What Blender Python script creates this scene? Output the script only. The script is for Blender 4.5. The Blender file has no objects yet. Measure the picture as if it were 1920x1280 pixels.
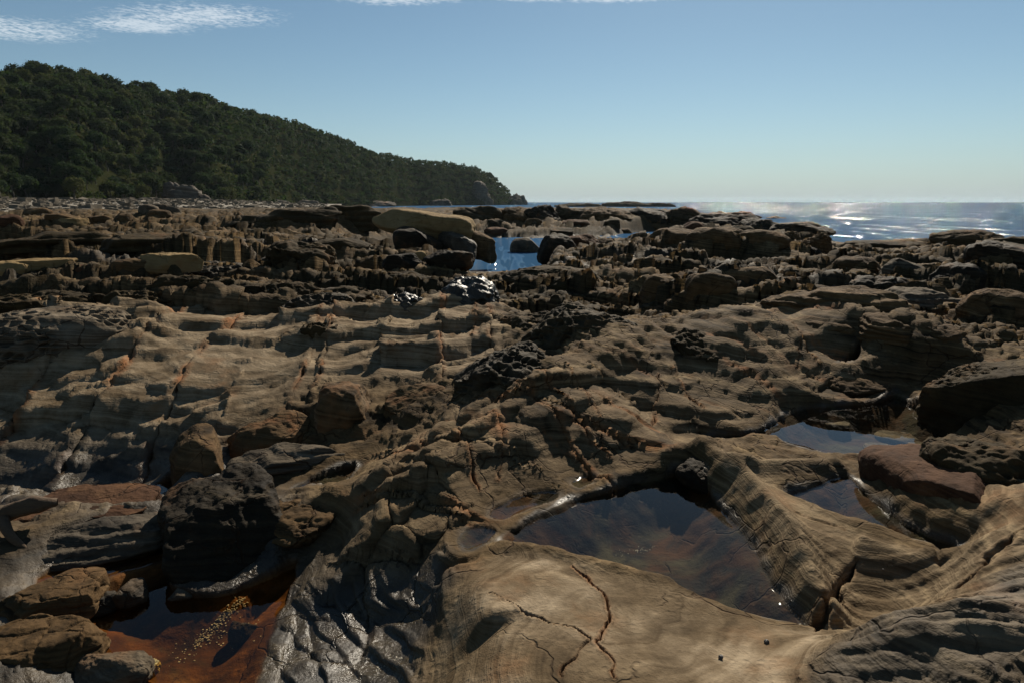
import bpy, math, random
import numpy as np
from mathutils import Vector
random.seed(7); RNG = np.random.default_rng(7)
C = bpy.context.scene.collection
scene = bpy.context.scene

# ------------------------------------------------------------------ camera, sky, sun
CAM_H = 1.7; FPX = 1280.0; PITCH = math.radians(11.5)
cam = bpy.data.cameras.new('camera'); cam.sensor_width = 36; cam.lens = 24; cam.clip_start = .05; cam.clip_end = 60000
co = bpy.data.objects.new('camera', cam); C.objects.link(co)
co.location = (0, 0, CAM_H); co.rotation_euler = (math.pi/2 - PITCH, 0, 0); scene.camera = co
SUN_EL, SUN_AZ = math.radians(35), math.radians(17)          # azimuth clockwise from +Y (to the right)
sun = bpy.data.lights.new('sun', 'SUN'); sun.energy = 5.0; sun.angle = math.radians(.53); sun.color = (1, .90, .75)
so = bpy.data.objects.new('sun', sun); C.objects.link(so)
sd = Vector((math.sin(SUN_AZ)*math.cos(SUN_EL), math.cos(SUN_AZ)*math.cos(SUN_EL), math.sin(SUN_EL)))
so.rotation_euler = (-sd).to_track_quat('-Z', 'Y').to_euler(); so.location = (8, 20, 30)
w = bpy.data.worlds.new('World'); scene.world = w; w.use_nodes = True
nt = w.node_tree; nt.nodes.clear()
def wn(t, **k):
    n = nt.nodes.new(t)
    for a, b in k.items(): setattr(n, a, b)
    return n
sky = wn('ShaderNodeTexSky', sky_type='NISHITA', sun_disc=False, sun_elevation=SUN_EL, sun_rotation=SUN_AZ,
         altitude=0, air_density=.8, dust_density=.1, ozone_density=2.5)
bg = wn('ShaderNodeBackground'); bg.inputs['Strength'].default_value = .05
out = wn('ShaderNodeOutputWorld')
# thin rippled cloud sheet: a noise on the plane of the cloud deck (direction / height)
tc = wn('ShaderNodeTexCoord'); sp = wn('ShaderNodeSeparateXYZ'); nt.links.new(tc.outputs['Generated'], sp.inputs[0])
def mth(op, a, b=None, c=None):
    n = wn('ShaderNodeMath', operation=op)
    for i, v in enumerate((a, b, c)):
        if v is None: continue
        if isinstance(v, (int, float)): n.inputs[i].default_value = v
        else: nt.links.new(v, n.inputs[i])
    return n.outputs[0]
zc = mth('MAXIMUM', sp.outputs[2], .02)
cx = mth('DIVIDE', sp.outputs[0], zc); cy = mth('DIVIDE', sp.outputs[1], zc)
cv = wn('ShaderNodeCombineXYZ'); nt.links.new(cx, cv.inputs[0]); nt.links.new(cy, cv.inputs[1])
def cnoise(scale, detail, vec, rough=.6, dist=0):
    n = wn('ShaderNodeTexNoise'); n.inputs['Scale'].default_value = scale; n.inputs['Detail'].default_value = detail
    n.inputs['Roughness'].default_value = rough; n.inputs['Distortion'].default_value = dist
    nt.links.new(vec, n.inputs['Vector']); return n.outputs['Fac']
def blob(px, py, rx, ry):          # where on the deck the banks of cloud lie
    a = mth('MULTIPLY', mth('SUBTRACT', cx, px), 1/rx); b = mth('MULTIPLY', mth('SUBTRACT', cy, py), 1/ry)
    return mth('SUBTRACT', 1, mth('ADD', mth('MULTIPLY', a, a), mth('MULTIPLY', b, b)))
banks = [(-1.72, 4.02, .62, .34), (-2.15, 4.22, .5, .28), (-2.95, 4.3, .6, .45), (-.55, 3.72, .42, .13), (.12, 3.68, .35, .10), (.5, 3.70, .45, .10), (-.2, 3.2, 1.4, .4), (-2.2, 3.3, .9, .5)]
m = None
for b in banks:
    v = blob(*b); m = v if m is None else mth('MAXIMUM', m, v)
m = mth('MULTIPLY', mth('MAXIMUM', m, 0), 1.0)
f1 = cnoise(15, 6, cv.outputs[0], .62, .5); f2 = cnoise(2.0, 3, cv.outputs[0])
rip = cnoise(36, 3, cv.outputs[0], .5, .3)
den = mth('ADD', mth('MULTIPLY', mth('SUBTRACT', f1, .5), 1.9), mth('MULTIPLY', mth('SUBTRACT', rip, .5), 1.6))
den = mth('ADD', den, mth('MULTIPLY', mth('SUBTRACT', f2, .5), .8))
den = mth('MULTIPLY', mth('ADD', den, mth('SUBTRACT', mth('MULTIPLY', m, .75), .24)), m)
den = mth('MULTIPLY', mth('MINIMUM', mth('MAXIMUM', den, 0), .6), .8)
mx = wn('ShaderNodeMix', data_type='RGBA'); nt.links.new(den, mx.inputs['Factor'])
# sea haze: the air near the horizon all round is a pale blue grey
hzf = mth('POWER', mth('SUBTRACT', 1, mth('MINIMUM', mth('MAXIMUM', sp.outputs[2], 0), 1)), 14)
hm = wn('ShaderNodeMix', data_type='RGBA'); nt.links.new(mth('MULTIPLY', hzf, .85), hm.inputs['Factor'])
tn = wn('ShaderNodeMix', data_type='RGBA', blend_type='MULTIPLY'); tn.inputs['Factor'].default_value = 1
nt.links.new(sky.outputs[0], tn.inputs['A']); tn.inputs['B'].default_value = (1.11, 1.18, 1.04, 1)
nt.links.new(tn.outputs['Result'], hm.inputs['A']); hm.inputs['B'].default_value = (4.7, 5.7, 6.9, 1)
nt.links.new(hm.outputs['Result'], mx.inputs['A']); mx.inputs['B'].default_value = (14.5, 15.2, 15.6, 1)
nt.links.new(mx.outputs['Result'], bg.inputs['Color']); nt.links.new(bg.outputs[0], out.inputs[0])
scene.view_settings.view_transform = 'Standard'; scene.view_settings.look = 'None'
scene.view_settings.exposure = .45; scene.view_settings.gamma = 1; scene.view_settings.use_curve_mapping = False
scene.render.engine = 'CYCLES'
cy_ = scene.cycles
cy_.max_bounces = 6; cy_.transparent_max_bounces = 10; cy_.caustics_reflective = False; cy_.caustics_refractive = False
cy_.sample_clamp_indirect = 4; cy_.use_denoising = True; cy_.use_adaptive_sampling = False

# ------------------------------------------------------------------ numpy noise
PERM = np.random.default_rng(3).permutation(256); PERM = np.concatenate([PERM]*3).astype(np.int32)
_a = np.linspace(0, 2*np.pi, 16, endpoint=False); G2 = np.stack([np.cos(_a), np.sin(_a)], 1).astype(np.float32)
_g = np.random.default_rng(5).normal(size=(32, 3)); G3 = (_g/np.linalg.norm(_g, axis=1)[:, None]).astype(np.float32)
def _fade(t): return t*t*t*(t*(t*6-15)+10)
def perlin2(x, y, seed=0):
    x = np.asarray(x, np.float32)+seed*17.31; y = np.asarray(y, np.float32)+seed*9.73
    xi = np.floor(x).astype(np.int32); yi = np.floor(y).astype(np.int32); fx = x-xi; fy = y-yi
    xi &= 255; yi &= 255; u = _fade(fx); v = _fade(fy)
    def g(ix, iy, dx, dy):
        h = PERM[PERM[(ix & 255)]+(iy & 255)] & 15
        return G2[h, 0]*dx+G2[h, 1]*dy
    a = g(xi, yi, fx, fy); b = g(xi+1, yi, fx-1, fy); c = g(xi, yi+1, fx, fy-1); d = g(xi+1, yi+1, fx-1, fy-1)
    return (a+(b-a)*u+((c+(d-c)*u)-(a+(b-a)*u))*v)*1.5
def fbm2(x, y, o=4, seed=0, gain=.5, ridged=False):
    s = 0; a = 1; f = 1; t = 0
    for i in range(o):
        n = perlin2(x*f, y*f, seed+i*3)
        if ridged: n = 1-2*np.abs(n)
        s = s+a*n; t += a; a *= gain; f *= 2.03
    return s/t
def perlin3(p, seed=0):
    p = np.asarray(p, np.float32)+np.float32(seed*13.7); i = np.floor(p).astype(np.int32); f = p-i; u = _fade(f); i &= 255
    r = 0
    for dx in (0, 1):
        for dy in (0, 1):
            for dz in (0, 1):
                h = PERM[PERM[PERM[(i[:, 0]+dx) & 255]+((i[:, 1]+dy) & 255)]+((i[:, 2]+dz) & 255)] & 31
                d = f-np.array([dx, dy, dz], np.float32)
                g = (G3[h]*d).sum(1)
                r = r+g*(u[:, 0] if dx else 1-u[:, 0])*(u[:, 1] if dy else 1-u[:, 1])*(u[:, 2] if dz else 1-u[:, 2])
    return r*1.5
def fbm3(p, o=4, seed=0, gain=.5, ridged=False):
    s = 0; a = 1; f = 1; t = 0
    for i in range(o):
        n = perlin3(p*f, seed+i*3)
        if ridged: n = 1-2*np.abs(n)
        s = s+a*n; t += a; a *= gain; f *= 2.03
    return s/t
def _hash(ix, iy, iz=0):
    return PERM[PERM[PERM[ix & 255]+(iy & 255)]+(iz & 255 if not isinstance(iz, int) else iz)]
def voronoi2(x, y, seed=0, jit=.85, off=False):
    x = np.asarray(x, np.float32); y = np.asarray(y, np.float32)
    xi = np.floor(x).astype(np.int32); yi = np.floor(y).astype(np.int32)
    F1 = np.full(x.shape, 9, np.float32); F2 = F1.copy(); ID = np.zeros(x.shape, np.int32); OX = np.zeros_like(F1); OY = np.zeros_like(F1)
    for dx in (-1, 0, 1):
        for dy in (-1, 0, 1):
            h = _hash(xi+dx+seed*7, yi+dy+seed*3); h2 = PERM[h+31]
            ex = x-(xi+dx+.5+jit*(h/255.-.5)); ey = y-(yi+dy+.5+jit*(h2/255.-.5)); d = np.hypot(ex, ey).astype(np.float32)
            c = d < F1; OX = np.where(c, ex, OX); OY = np.where(c, ey, OY)
            F2 = np.where(c, F1, np.minimum(F2, d)); ID = np.where(c, h, ID); F1 = np.where(c, d, F1)
    return (F1, F2, ID, OX, OY) if off else (F1, F2, ID)
def voronoi3(p, seed=0, jit=.85):
    p = np.asarray(p, np.float32); i = np.floor(p).astype(np.int32); n = len(p)
    F1 = np.full(n, 9, np.float32); F2 = F1.copy(); ID = np.zeros(n, np.int32)
    for dx in (-1, 0, 1):
        for dy in (-1, 0, 1):
            for dz in (-1, 0, 1):
                h = PERM[PERM[PERM[(i[:, 0]+dx+seed*7) & 255]+((i[:, 1]+dy) & 255)]+((i[:, 2]+dz) & 255)]
                q = np.stack([h/255., PERM[h+31]/255., PERM[h+77]/255.], 1)
                d = np.linalg.norm(i+np.array([dx, dy, dz])+.5+jit*(q-.5)-p, axis=1).astype(np.float32)
                c = d < F1
                F2 = np.where(c, F1, np.minimum(F2, d)); ID = np.where(c, h, ID); F1 = np.where(c, d, F1)
    return F1, F2, ID
def sst(a, b, x):
    t = np.clip((x-a)/(b-a), 0, 1); return t*t*(3-2*t)
def smax(a, b, k):
    h = np.clip(.5+.5*(a-b)/k, 0, 1); return b+(a-b)*h+k*h*(1-h)

# ------------------------------------------------------------------ layout: where a point seen in the photograph lies on a level
SP, CP = math.sin(PITCH), math.cos(PITCH)
def ray(px, py):
    u = (px-960)/FPX; v = (py-640)/FPX
    return u, CP-v*SP, v*CP+SP           # x, forward, down
def P(px, py, z=0.):
    u, f, d = ray(px, py); t = (CAM_H-z)/d
    return (t*u, t*f)
def PL(pts, z=0.):
    return np.array([P(p[0], p[1], p[2] if len(p) > 2 else z) for p in pts])

# ------------------------------------------------------------------ mesh helpers
def mesh_from(name, V, F, mats=(), smooth=True, attrs=None):
    me = bpy.data.meshes.new(name)
    V = np.asarray(V, np.float32); F = np.asarray(F, np.int32); k = F.shape[1]
    me.vertices.add(len(V)); me.vertices.foreach_set('co', V.ravel())
    me.loops.add(F.size); me.loops.foreach_set('vertex_index', F.ravel())
    me.polygons.add(len(F)); me.polygons.foreach_set('loop_start', np.arange(0, F.size, k, dtype=np.int32))
    me.update(calc_edges=True); me.validate()
    me.polygons.foreach_set('use_smooth', np.full(len(me.polygons), smooth))
    for m_ in mats: me.materials.append(m_)
    for an, arr in (attrs or {}).items():
        arr = np.asarray(arr, np.float32)
        if arr.ndim == 2:
            at = me.attributes.new(an, 'FLOAT_COLOR', 'POINT'); at.data.foreach_set('color', arr.ravel())
        else:
            at = me.attributes.new(an, 'FLOAT', 'POINT'); at.data.foreach_set('value', arr)
    return me
def add(name, me, parent=None, loc=(0, 0, 0), rotz=0.):
    o = bpy.data.objects.new(name, me); C.objects.link(o); o.location = loc; o.rotation_euler = (0, 0, rotz)
    if parent is not None: o.parent = parent
    return o
def tag(o, label=None, cat=None, group=None, kind=None):
    if label: o['label'] = label
    if cat: o['category'] = cat
    if group: o['group'] = group
    if kind: o['kind'] = kind
    return o
def gridfaces(nr, nc, base=0, wrap=False):
    r = np.arange(nr-1)[:, None]; c = np.arange(nc if wrap else nc-1)[None, :]; c2 = (c+1) % nc
    a = r*nc+c; b = r*nc+c2; d = (r+1)*nc+c; e = (r+1)*nc+c2
    return np.stack([a, b, e, d], -1).reshape(-1, 4)+base

# ------------------------------------------------------------------ materials
def mat(name):
    m_ = bpy.data.materials.new(name); m_.use_nodes = True; t = m_.node_tree; t.nodes.clear(); return m_, t
class NB:
    def __init__(s, t): s.t = t
    def n(s, typ, **k):
        n = s.t.nodes.new(typ)
        for a, b in k.items(): setattr(n, a, b)
        return n
    def L(s, a, b): s.t.links.new(a, b)
    def setin(s, sock, v):
        if hasattr(v, 'node'): s.L(v, sock)
        else: sock.default_value = v
    def math(s, op, a, b=None, c=None, clamp=False):
        n = s.n('ShaderNodeMath', operation=op, use_clamp=clamp)
        for i, v in enumerate((a, b, c)):
            if v is not None: s.setin(n.inputs[i], v)
        return n.outputs[0]
    def noise(s, vec, scale, detail=4, rough=.55, dist=0., dim='3D', w=None):
        n = s.n('ShaderNodeTexNoise', noise_dimensions=dim)
        if dim != '1D': s.L(vec, n.inputs['Vector'])
        if w is not None: s.setin(n.inputs['W'], w)
        n.inputs['Scale'].default_value = scale; n.inputs['Detail'].default_value = detail
        n.inputs['Roughness'].default_value = rough; n.inputs['Distortion'].default_value = dist
        return n.outputs['Fac']
    def mix(s, f, a, b):
        n = s.n('ShaderNodeMix', data_type='RGBA'); s.setin(n.inputs['Factor'], f)
        s.setin(n.inputs['A'], a if hasattr(a, 'node') else (*a, 1)); s.setin(n.inputs['B'], b if hasattr(b, 'node') else (*b, 1))
        return n.outputs['Result']
    def ramp(s, f, lo, hi, a=0., b=1.):
        n = s.n('ShaderNodeMapRange', interpolation_type='SMOOTHSTEP'); s.setin(n.inputs[0], f)
        for i, v in enumerate((lo, hi, a, b)): n.inputs[i+1].default_value = v
        return n.outputs[0]
    def bump(s, h, strength, dist, nrm=None):
        n = s.n('ShaderNodeBump'); s.L(h, n.inputs['Height']); n.inputs['Strength'].default_value = strength
        n.inputs['Distance'].default_value = dist
        if nrm is not None: s.L(nrm, n.inputs['Normal'])
        return n.outputs[0]
    def attr(s, name, out_='Fac'):
        n = s.n('ShaderNodeAttribute', attribute_name=name); return n.outputs[out_]
def rock_mat(name, dark, mid, light, sc=1., gloss=0., lump=1., band=1., vary=37.):
    m_, t = mat(name); b = NB(t)
    tcn = b.n('ShaderNodeTexCoord'); obi = b.n('ShaderNodeObjectInfo')
    off = b.n('ShaderNodeVectorMath', operation='ADD'); b.L(tcn.outputs['Object'], off.inputs[0])
    rnd = b.math('MULTIPLY', obi.outputs['Random'], vary)
    cmb = b.n('ShaderNodeCombineXYZ'); b.L(rnd, cmb.inputs[0]); b.L(rnd, cmb.inputs[1]); b.L(cmb.outputs[0], off.inputs[1])
    v = off.outputs[0]
    n1 = b.noise(v, .9*sc, 6, .6, .4); n2 = b.noise(v, 5*sc, 7, .62, .3); n3 = b.noise(v, 55*sc, 4, .7)
    spl = b.n('ShaderNodeSeparateXYZ'); b.L(v, spl.inputs[0])
    # strata coordinate: tilted beds, gently folded
    st = b.math('ADD', spl.outputs[2], b.math('MULTIPLY', spl.outputs[0], .12))
    st = b.math('ADD', st, b.math('MULTIPLY', b.noise(v, 1.4*sc, 3), .10))
    st = b.math('ADD', st, b.math('MULTIPLY', n2, .012))
    s1 = b.noise(None, 26*sc, 4, .7, 0, '1D', st); s2 = b.noise(None, 90*sc, 3, .6, 0, '1D', st)
    msk = b.n('ShaderNodeAttribute', attribute_name='mask'); sm = b.n('ShaderNodeSeparateColor'); b.L(msk.outputs['Color'], sm.inputs[0])
    rust, wet, pale = sm.outputs[0], sm.outputs[1], sm.outputs[2]
    under = b.attr('under')
    wet = b.math('MULTIPLY', wet, b.math('SUBTRACT', 1., under))
    f = b.math('ADD', b.math('MULTIPLY', n1, .55), b.math('MULTIPLY', n2, .45))
    f = b.math('ADD', f, b.math('MULTIPLY', b.math('SUBTRACT', s1, .5), .62*band))
    col = b.mix(b.ramp(f, .30, .52), dark, mid); col = b.mix(b.ramp(f, .5, .72), col, light)
    lam = b.math('ADD', b.math('MULTIPLY', s1, .65), b.math('MULTIPLY', n2, .45)); col = b.mix(b.math('MULTIPLY', pale, b.ramp(n2, .25, .65, .45, 1.)), col, b.mix(b.ramp(lam, .38, .68), (.13, .088, .047), (.31, .245, .165)))
    warm = b.ramp(b.noise(v, 2.3*sc, 5, .6), .55, .75)
    col = b.mix(b.math('MULTIPLY', warm, .45), col, (.21, .105, .045))
    rr = b.math('MULTIPLY', rust, b.ramp(b.noise(v, 14*sc, 5, .7), .3, .6, .25, 1.))
    col = b.mix(rr, col, b.mix(n3, (.30, .115, .035), (.16, .075, .035)))
    speck = b.ramp(n3, .56, .72)
    col = b.mix(b.math('MULTIPLY', speck, .35), col, dark)
    frv = b.n('ShaderNodeTexVoronoi', feature='DISTANCE_TO_EDGE'); wv_ = b.n('ShaderNodeVectorMath', operation='ADD'); nz_ = b.n('ShaderNodeTexNoise'); b.L(v, nz_.inputs['Vector']); nz_.inputs['Scale'].default_value = 2.5*sc; nz_.inputs['Detail'].default_value = 4
    sv_ = b.n('ShaderNodeVectorMath', operation='SCALE'); b.L(nz_.outputs['Color'], sv_.inputs[0]); sv_.inputs['Scale'].default_value = .45/sc; b.L(v, wv_.inputs[0]); b.L(sv_.outputs[0], wv_.inputs[1]); b.L(wv_.outputs[0], frv.inputs['Vector']); frv.inputs['Scale'].default_value = 2.7*sc
    fcr = b.math('MULTIPLY', b.ramp(frv.outputs['Distance'], 0., .022, 1., 0.), b.math('MULTIPLY', b.ramp(b.noise(v, 1.3*sc, 3), .44, .58), b.math('SUBTRACT', 1., b.ramp(pale, .1, .6))))
    col = b.mix(b.math('MULTIPLY', fcr, .7), col, (.035, .018, .008))
    dark_f = b.math('SUBTRACT', 1., msk.outputs['Alpha']); dark_f = b.math('MULTIPLY', dark_f, b.ramp(n2, .36, .56, .35, 1.))  # matt darkening of the colour, carried in the mask alpha, broken by noise
    col = b.mix(b.math('MULTIPLY', dark_f, .85), col, b.mix(b.ramp(n3, .4, .6), (.010, .0085, .005), (.035, .029, .015)))
    wetd = b.mix(b.ramp(n2, .4, .62), (.018, .016, .012), (.045, .037, .024))
    col = b.mix(b.math('MULTIPLY', wet, .88), col, wetd)
    und = b.mix(b.ramp(b.noise(v, 3.5*sc, 6, .65, .8), .38, .62), (.012, .009, .005), (.06, .024, .006))
    und = b.mix(b.ramp(b.noise(v, 1.7*sc, 5, .6, 1.5), .5, .66), und, (.055, .045, .022)); und = b.mix(rust, und, b.mix(b.ramp(n2, .35, .65), (.05, .018, .004), (.24, .095, .02)))
    col = b.mix(under, col, und)
    bs = b.n('ShaderNodeBsdfPrincipled'); b.L(col, bs.inputs['Base Color'])
    rgh = b.math('SUBTRACT', .9-gloss*.4, b.math('MULTIPLY', b.math('MULTIPLY', wet, wet), b.ramp(n2, .35, .6, .5, .78-gloss*.3)))
    b.L(rgh, bs.inputs['Roughness']); b.L(b.math('ADD', .10, b.math('MULTIPLY', wet, .25)), bs.inputs['Specular IOR Level'])
    h = b.math('ADD', b.math('MULTIPLY', s1, .9*band), b.math('MULTIPLY', s2, .35*band))
    h = b.math('MULTIPLY', h, b.math('SUBTRACT', 1., b.math('MULTIPLY', under, .85)))
    nr = b.bump(h, .4, .018/sc)
    nr = b.bump(b.noise(v, 9*sc, 8, .66), .4*lump, .03/sc, nr)
    pit = b.n('ShaderNodeTexVoronoi', feature='F1'); b.L(v, pit.inputs['Vector']); pit.inputs['Scale'].default_value = 22*sc
    pith = b.math('MULTIPLY', b.ramp(pit.outputs['Distance'], .12, .4), b.ramp(n2, .48, .62))
    nr = b.bump(pith, .35*lump, .012/sc, nr)
    nr = b.bump(b.math('SUBTRACT', 1., fcr), .7, .018/sc, nr)
    nr = b.bump(b.noise(v, 30*sc, 5, .75), .35*lump, .010/sc, nr)
    nr = b.bump(n3, .5, .006/sc, nr)
    b.L(nr, bs.inputs['Normal'])
    o = b.n('ShaderNodeOutputMaterial'); b.L(bs.outputs[0], o.inputs[0])
    return m_
M = {}
M['bed'] = rock_mat('sandstone_bedrock', (.018, .012, .0055), (.08, .051, .0225), (.19, .13, .063), vary=0.)
M['tan'] = rock_mat('tan_sandstone', (.12, .075, .032), (.205, .14, .062), (.27, .19, .092), .8, 0, .8, .6)
M['brown'] = rock_mat('brown_sandstone', (.022, .014, .0065), (.08, .048, .021), (.165, .105, .05), 1.)
M['grey'] = rock_mat('grey_sandstone', (.028, .022, .015), (.078, .061, .041), (.16, .128, .09), 1., 0, 1., 1.2)
M['dark'] = rock_mat('dark_wet_rock', (.008, .0062, .004), (.021, .0155, .009), (.048, .035, .019), 1., .3)
M['comb'] = rock_mat('honeycombed_rock', (.013, .009, .004), (.04, .0275, .012), (.09, .062, .028), 1., .0, 1., .5)
M['red'] = rock_mat('reddish_sandstone', (.028, .0135, .0072), (.068, .033, .017), (.12, .064, .032), 1.)
M['far'] = rock_mat('far_shore_rock', (.015, .0105, .0055), (.047, .033, .016), (.095, .067, .034), .45)

def water_mat(name, tint, wave=.0, wscale=3., rough=.015):
    m_, t = mat(name); b = NB(t)
    tcn = b.n('ShaderNodeTexCoord')
    lw = b.n('ShaderNodeLayerWeight'); lw.inputs['Blend'].default_value = .5
    tr = b.n('ShaderNodeBsdfTransparent'); tr.inputs[0].default_value = (*tint, 1)
    gl = b.n('ShaderNodeBsdfGlossy'); gl.inputs['Roughness'].default_value = rough
    if wave:
        nr = b.bump(b.noise(tcn.outputs['Object'], wscale, 4), wave, .01); b.L(nr, gl.inputs['Normal']); b.L(nr, lw.inputs['Normal'])
    mx_ = b.n('ShaderNodeMixShader'); b.L(b.math('ADD', .02, b.math('MULTIPLY', b.math('POWER', lw.outputs['Facing'], 5.), .98)), mx_.inputs[0]); b.L(tr.outputs[0], mx_.inputs[1]); b.L(gl.outputs[0], mx_.inputs[2])
    o = b.n('ShaderNodeOutputMaterial'); b.L(mx_.outputs[0], o.inputs[0]); return m_
M['pool'] = water_mat('pool_water', (.85, .84, .77), .0015, 4.)
M['pool_brown'] = water_mat('stained_pool_water', (.8, .68, .48), .004, 7.)

# ------------------------------------------------------------------ terrain height field (fan of samples, denser near the viewer)
SEA = -1.0
NA, NR = 880, 890
AZ = np.radians(np.concatenate([np.linspace(-88, -45.5, 30)[:-1], np.linspace(-45, 45, NA-58), np.linspace(45.5, 88, 30)[1:]])).astype(np.float32)   # fine where the photograph looks, coarse beside
_r = np.exp(np.linspace(math.log(.8), math.log(125), 4000)); _d = CAM_H/(_r**2+CAM_H**2)+.25/_r
_c = np.concatenate([[0], np.cumsum((_d[1:]+_d[:-1])/2*np.diff(_r))]); _c /= _c[-1]
RR = np.interp(np.linspace(0, 1, NR), _c, _r).astype(np.float32)
Rg, Ag = np.meshgrid(RR, AZ, indexing='ij'); X = Rg*np.sin(Ag); Y = Rg*np.cos(Ag)

CTRL = [  # what the eye sees: pixel column, pixel row, height of the rock there
 (-250,1280,-.2),(0,1280,-.22),(200,1280,-.32),(400,1280,-.34),(600,1280,-.26),(760,1280,-.2),(900,1280,.04),(1150,1280,.08),(1500,1280,.08),(1750,1280,.14),(1920,1280,.2),(2200,1280,.3),
 (0,1500,-.25),(500,1500,-.3),(900,1500,-.02),(1400,1500,.08),(2000,1500,.22),
 (-250,1100,-.15),(0,1100,-.2),(250,1120,-.34),(450,1100,-.34),(650,1120,-.22),(780,1100,-.16),(900,1100,.05),(1150,1150,.08),(1560,1150,.08),(1720,1150,.10),(1920,1120,.24),(2200,1100,.36),
 (0,990,-.16),(150,980,-.15),(330,960,-.2),(600,1000,-.12),(760,970,.02),(860,960,.04),(950,1000,.02),
 (1400,960,.12),(1500,1020,.13),(1650,1045,.09),(1800,1055,.12),(1900,950,.24),(2200,900,.4),
 (-250,880,-.22),(0,890,-.24),(200,900,-.28),(400,900,-.22),(600,900,-.12),(750,880,.04),(850,860,.14),(950,860,.14),(1100,890,.05),(1250,875,.06),(1320,870,.10),(1450,880,.12),(1700,880,.05),
 (-250,760,.0),(0,770,-.02),(200,770,.0),(400,780,.0),(560,790,-.04),(650,800,-.04),(800,790,.08),(950,770,.27),(1050,770,.27),(1150,780,.24),(1300,790,.12),(1400,790,.1),(1560,820,.03),
 (1600,735,.07),(1700,700,.15),(1900,800,.2),(2200,750,.4),
 (-250,660,.27),(0,660,.27),(200,660,.29),(400,660,.29),(600,660,.27),(800,660,.26),(950,690,.22),(1050,700,.38),(1200,700,.38),(1350,660,.40),(1500,680,.28),(1620,690,.20),(1800,650,.32),
 (-250,600,.42),(0,600,.42),(300,600,.44),(600,600,.42),(900,590,.42),(1100,620,.2),(1300,600,.5),(1450,600,.5),(1600,610,.4),(1850,590,.4),(2200,590,.45),
 (-250,540,.4),(0,540,.38),(300,540,.38),(600,540,.38),(900,540,.36),(1200,540,.36),(1500,540,.4),(1850,540,.42),(2200,540,.45),
 (-200,500,.3),(0,500,.3),(300,500,.3),(600,500,.3),(800,505,.2),(1000,510,.25),(1200,500,.35),(1500,500,.4),(1850,500,.45),(2200,500,.5),
 (-200,470,.2),(0,470,.2),(300,470,.2),(600,470,.1),(760,480,-.4),(900,478,-1.5),(980,470,-1.7),(1080,470,-.9),(1200,470,.1),(1400,475,.2),(1550,470,.1),(1850,465,.25),(2200,465,.25),(700,482,-.3),(720,470,-.4),(790,487,-.5),(670,465,-.1),(950,504,-.1),(930,498,-.6),(1000,498,-.7),(880,492,-.9),(960,490,-1.3),(1000,488,-1.3),
 (-200,440,.1),(0,440,.1),(300,440,.1),(550,440,.1),(720,445,-.3),(850,445,-1.0),(1000,450,-1.5),(1150,445,-1.1),(1300,448,-.8),(1420,452,-.7),(1560,452,-1.3),(1750,450,-.1),(1900,452,.1),(2200,452,.1),
 (-200,415,.2),(0,415,.2),(300,415,.2),(550,412,.4),(700,415,.3),(850,420,-.2),(1000,422,-.2),(1150,424,-.3),(1300,428,-.4),(1450,430,-1.0),(1600,435,-2.2),(1750,438,-1.6),(1900,440,-1.2),(2200,440,-1.),
 (-200,400,.3),(0,400,.3),(300,400,.3),(550,397,.7),(700,400,.6),(900,403,.5),(1000,402,.6),(1150,403,.5),(1260,406,.3),(1350,412,-.4),(1480,418,-2.),(1600,425,-2.6),(1800,432,-2.6),(2100,430,-2.6),
 (-200,392,.5),(0,392,.5),(300,391,.5),(600,390,.9),(750,393,.7),(900,393,.95),(1050,393,.9),(1200,395,.7),(1300,400,-.2),(1400,405,-2.4),(1650,416,-3),(1900,416,-3),(2200,416,-3),
 (-200,387,.9),(0,387,.9),(300,386.5,.8),(600,387.5,.2),(800,389.5,-1.0),(1000,389.5,-1.),(1200,391,-2),(1500,408,-3),(900,388,-2),(1050,388.5,-2.5),
]
cp = np.array([(math.atan2(*P(a, b, z)), .8*math.log(math.hypot(*P(a, b, z))), z) for a, b, z in CTRL])
keep = np.exp(cp[:, 1]/.8) < 170; cp = cp[keep]
def tps(pts, z, lam=2e-4):
    n = len(pts); d = np.linalg.norm(pts[:, None]-pts[None], axis=2)+1e-9; K = d*d*np.log(d)+lam*np.eye(n)
    Pm = np.c_[np.ones(n), pts]; A = np.block([[K, Pm], [Pm.T, np.zeros((3, 3))]])
    return np.linalg.solve(A, np.r_[z, 0, 0, 0])
wts = tps(cp[:, :2], cp[:, 2])
ga = np.linspace(AZ[0], AZ[-1], 260); gr = np.linspace(math.log(.75), math.log(130), 200)
GA, GR = np.meshgrid(ga, gr); q = np.c_[GA.ravel(), .8*GR.ravel()]
d = np.linalg.norm(q[:, None]-cp[None, :, :2], axis=2)+1e-9
zb = ((d*d*np.log(d))@wts[:-3]+wts[-3]+q@wts[-2:]).reshape(GA.shape)
def bilin(grid, fi, fj):
    i = np.clip(np.floor(fi).astype(int), 0, grid.shape[0]-2); j = np.clip(np.floor(fj).astype(int), 0, grid.shape[1]-2)
    a = np.clip(fi-i, 0, 1); b = np.clip(fj-j, 0, 1)
    return grid[i, j]*(1-a)*(1-b)+grid[i+1, j]*a*(1-b)+grid[i, j+1]*(1-a)*b+grid[i+1, j+1]*a*b
Z = bilin(zb, (np.log(Rg)-gr[0])/(gr[1]-gr[0]), (Ag-ga[0])/(ga[1]-ga[0])).astype(np.float32)

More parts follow.
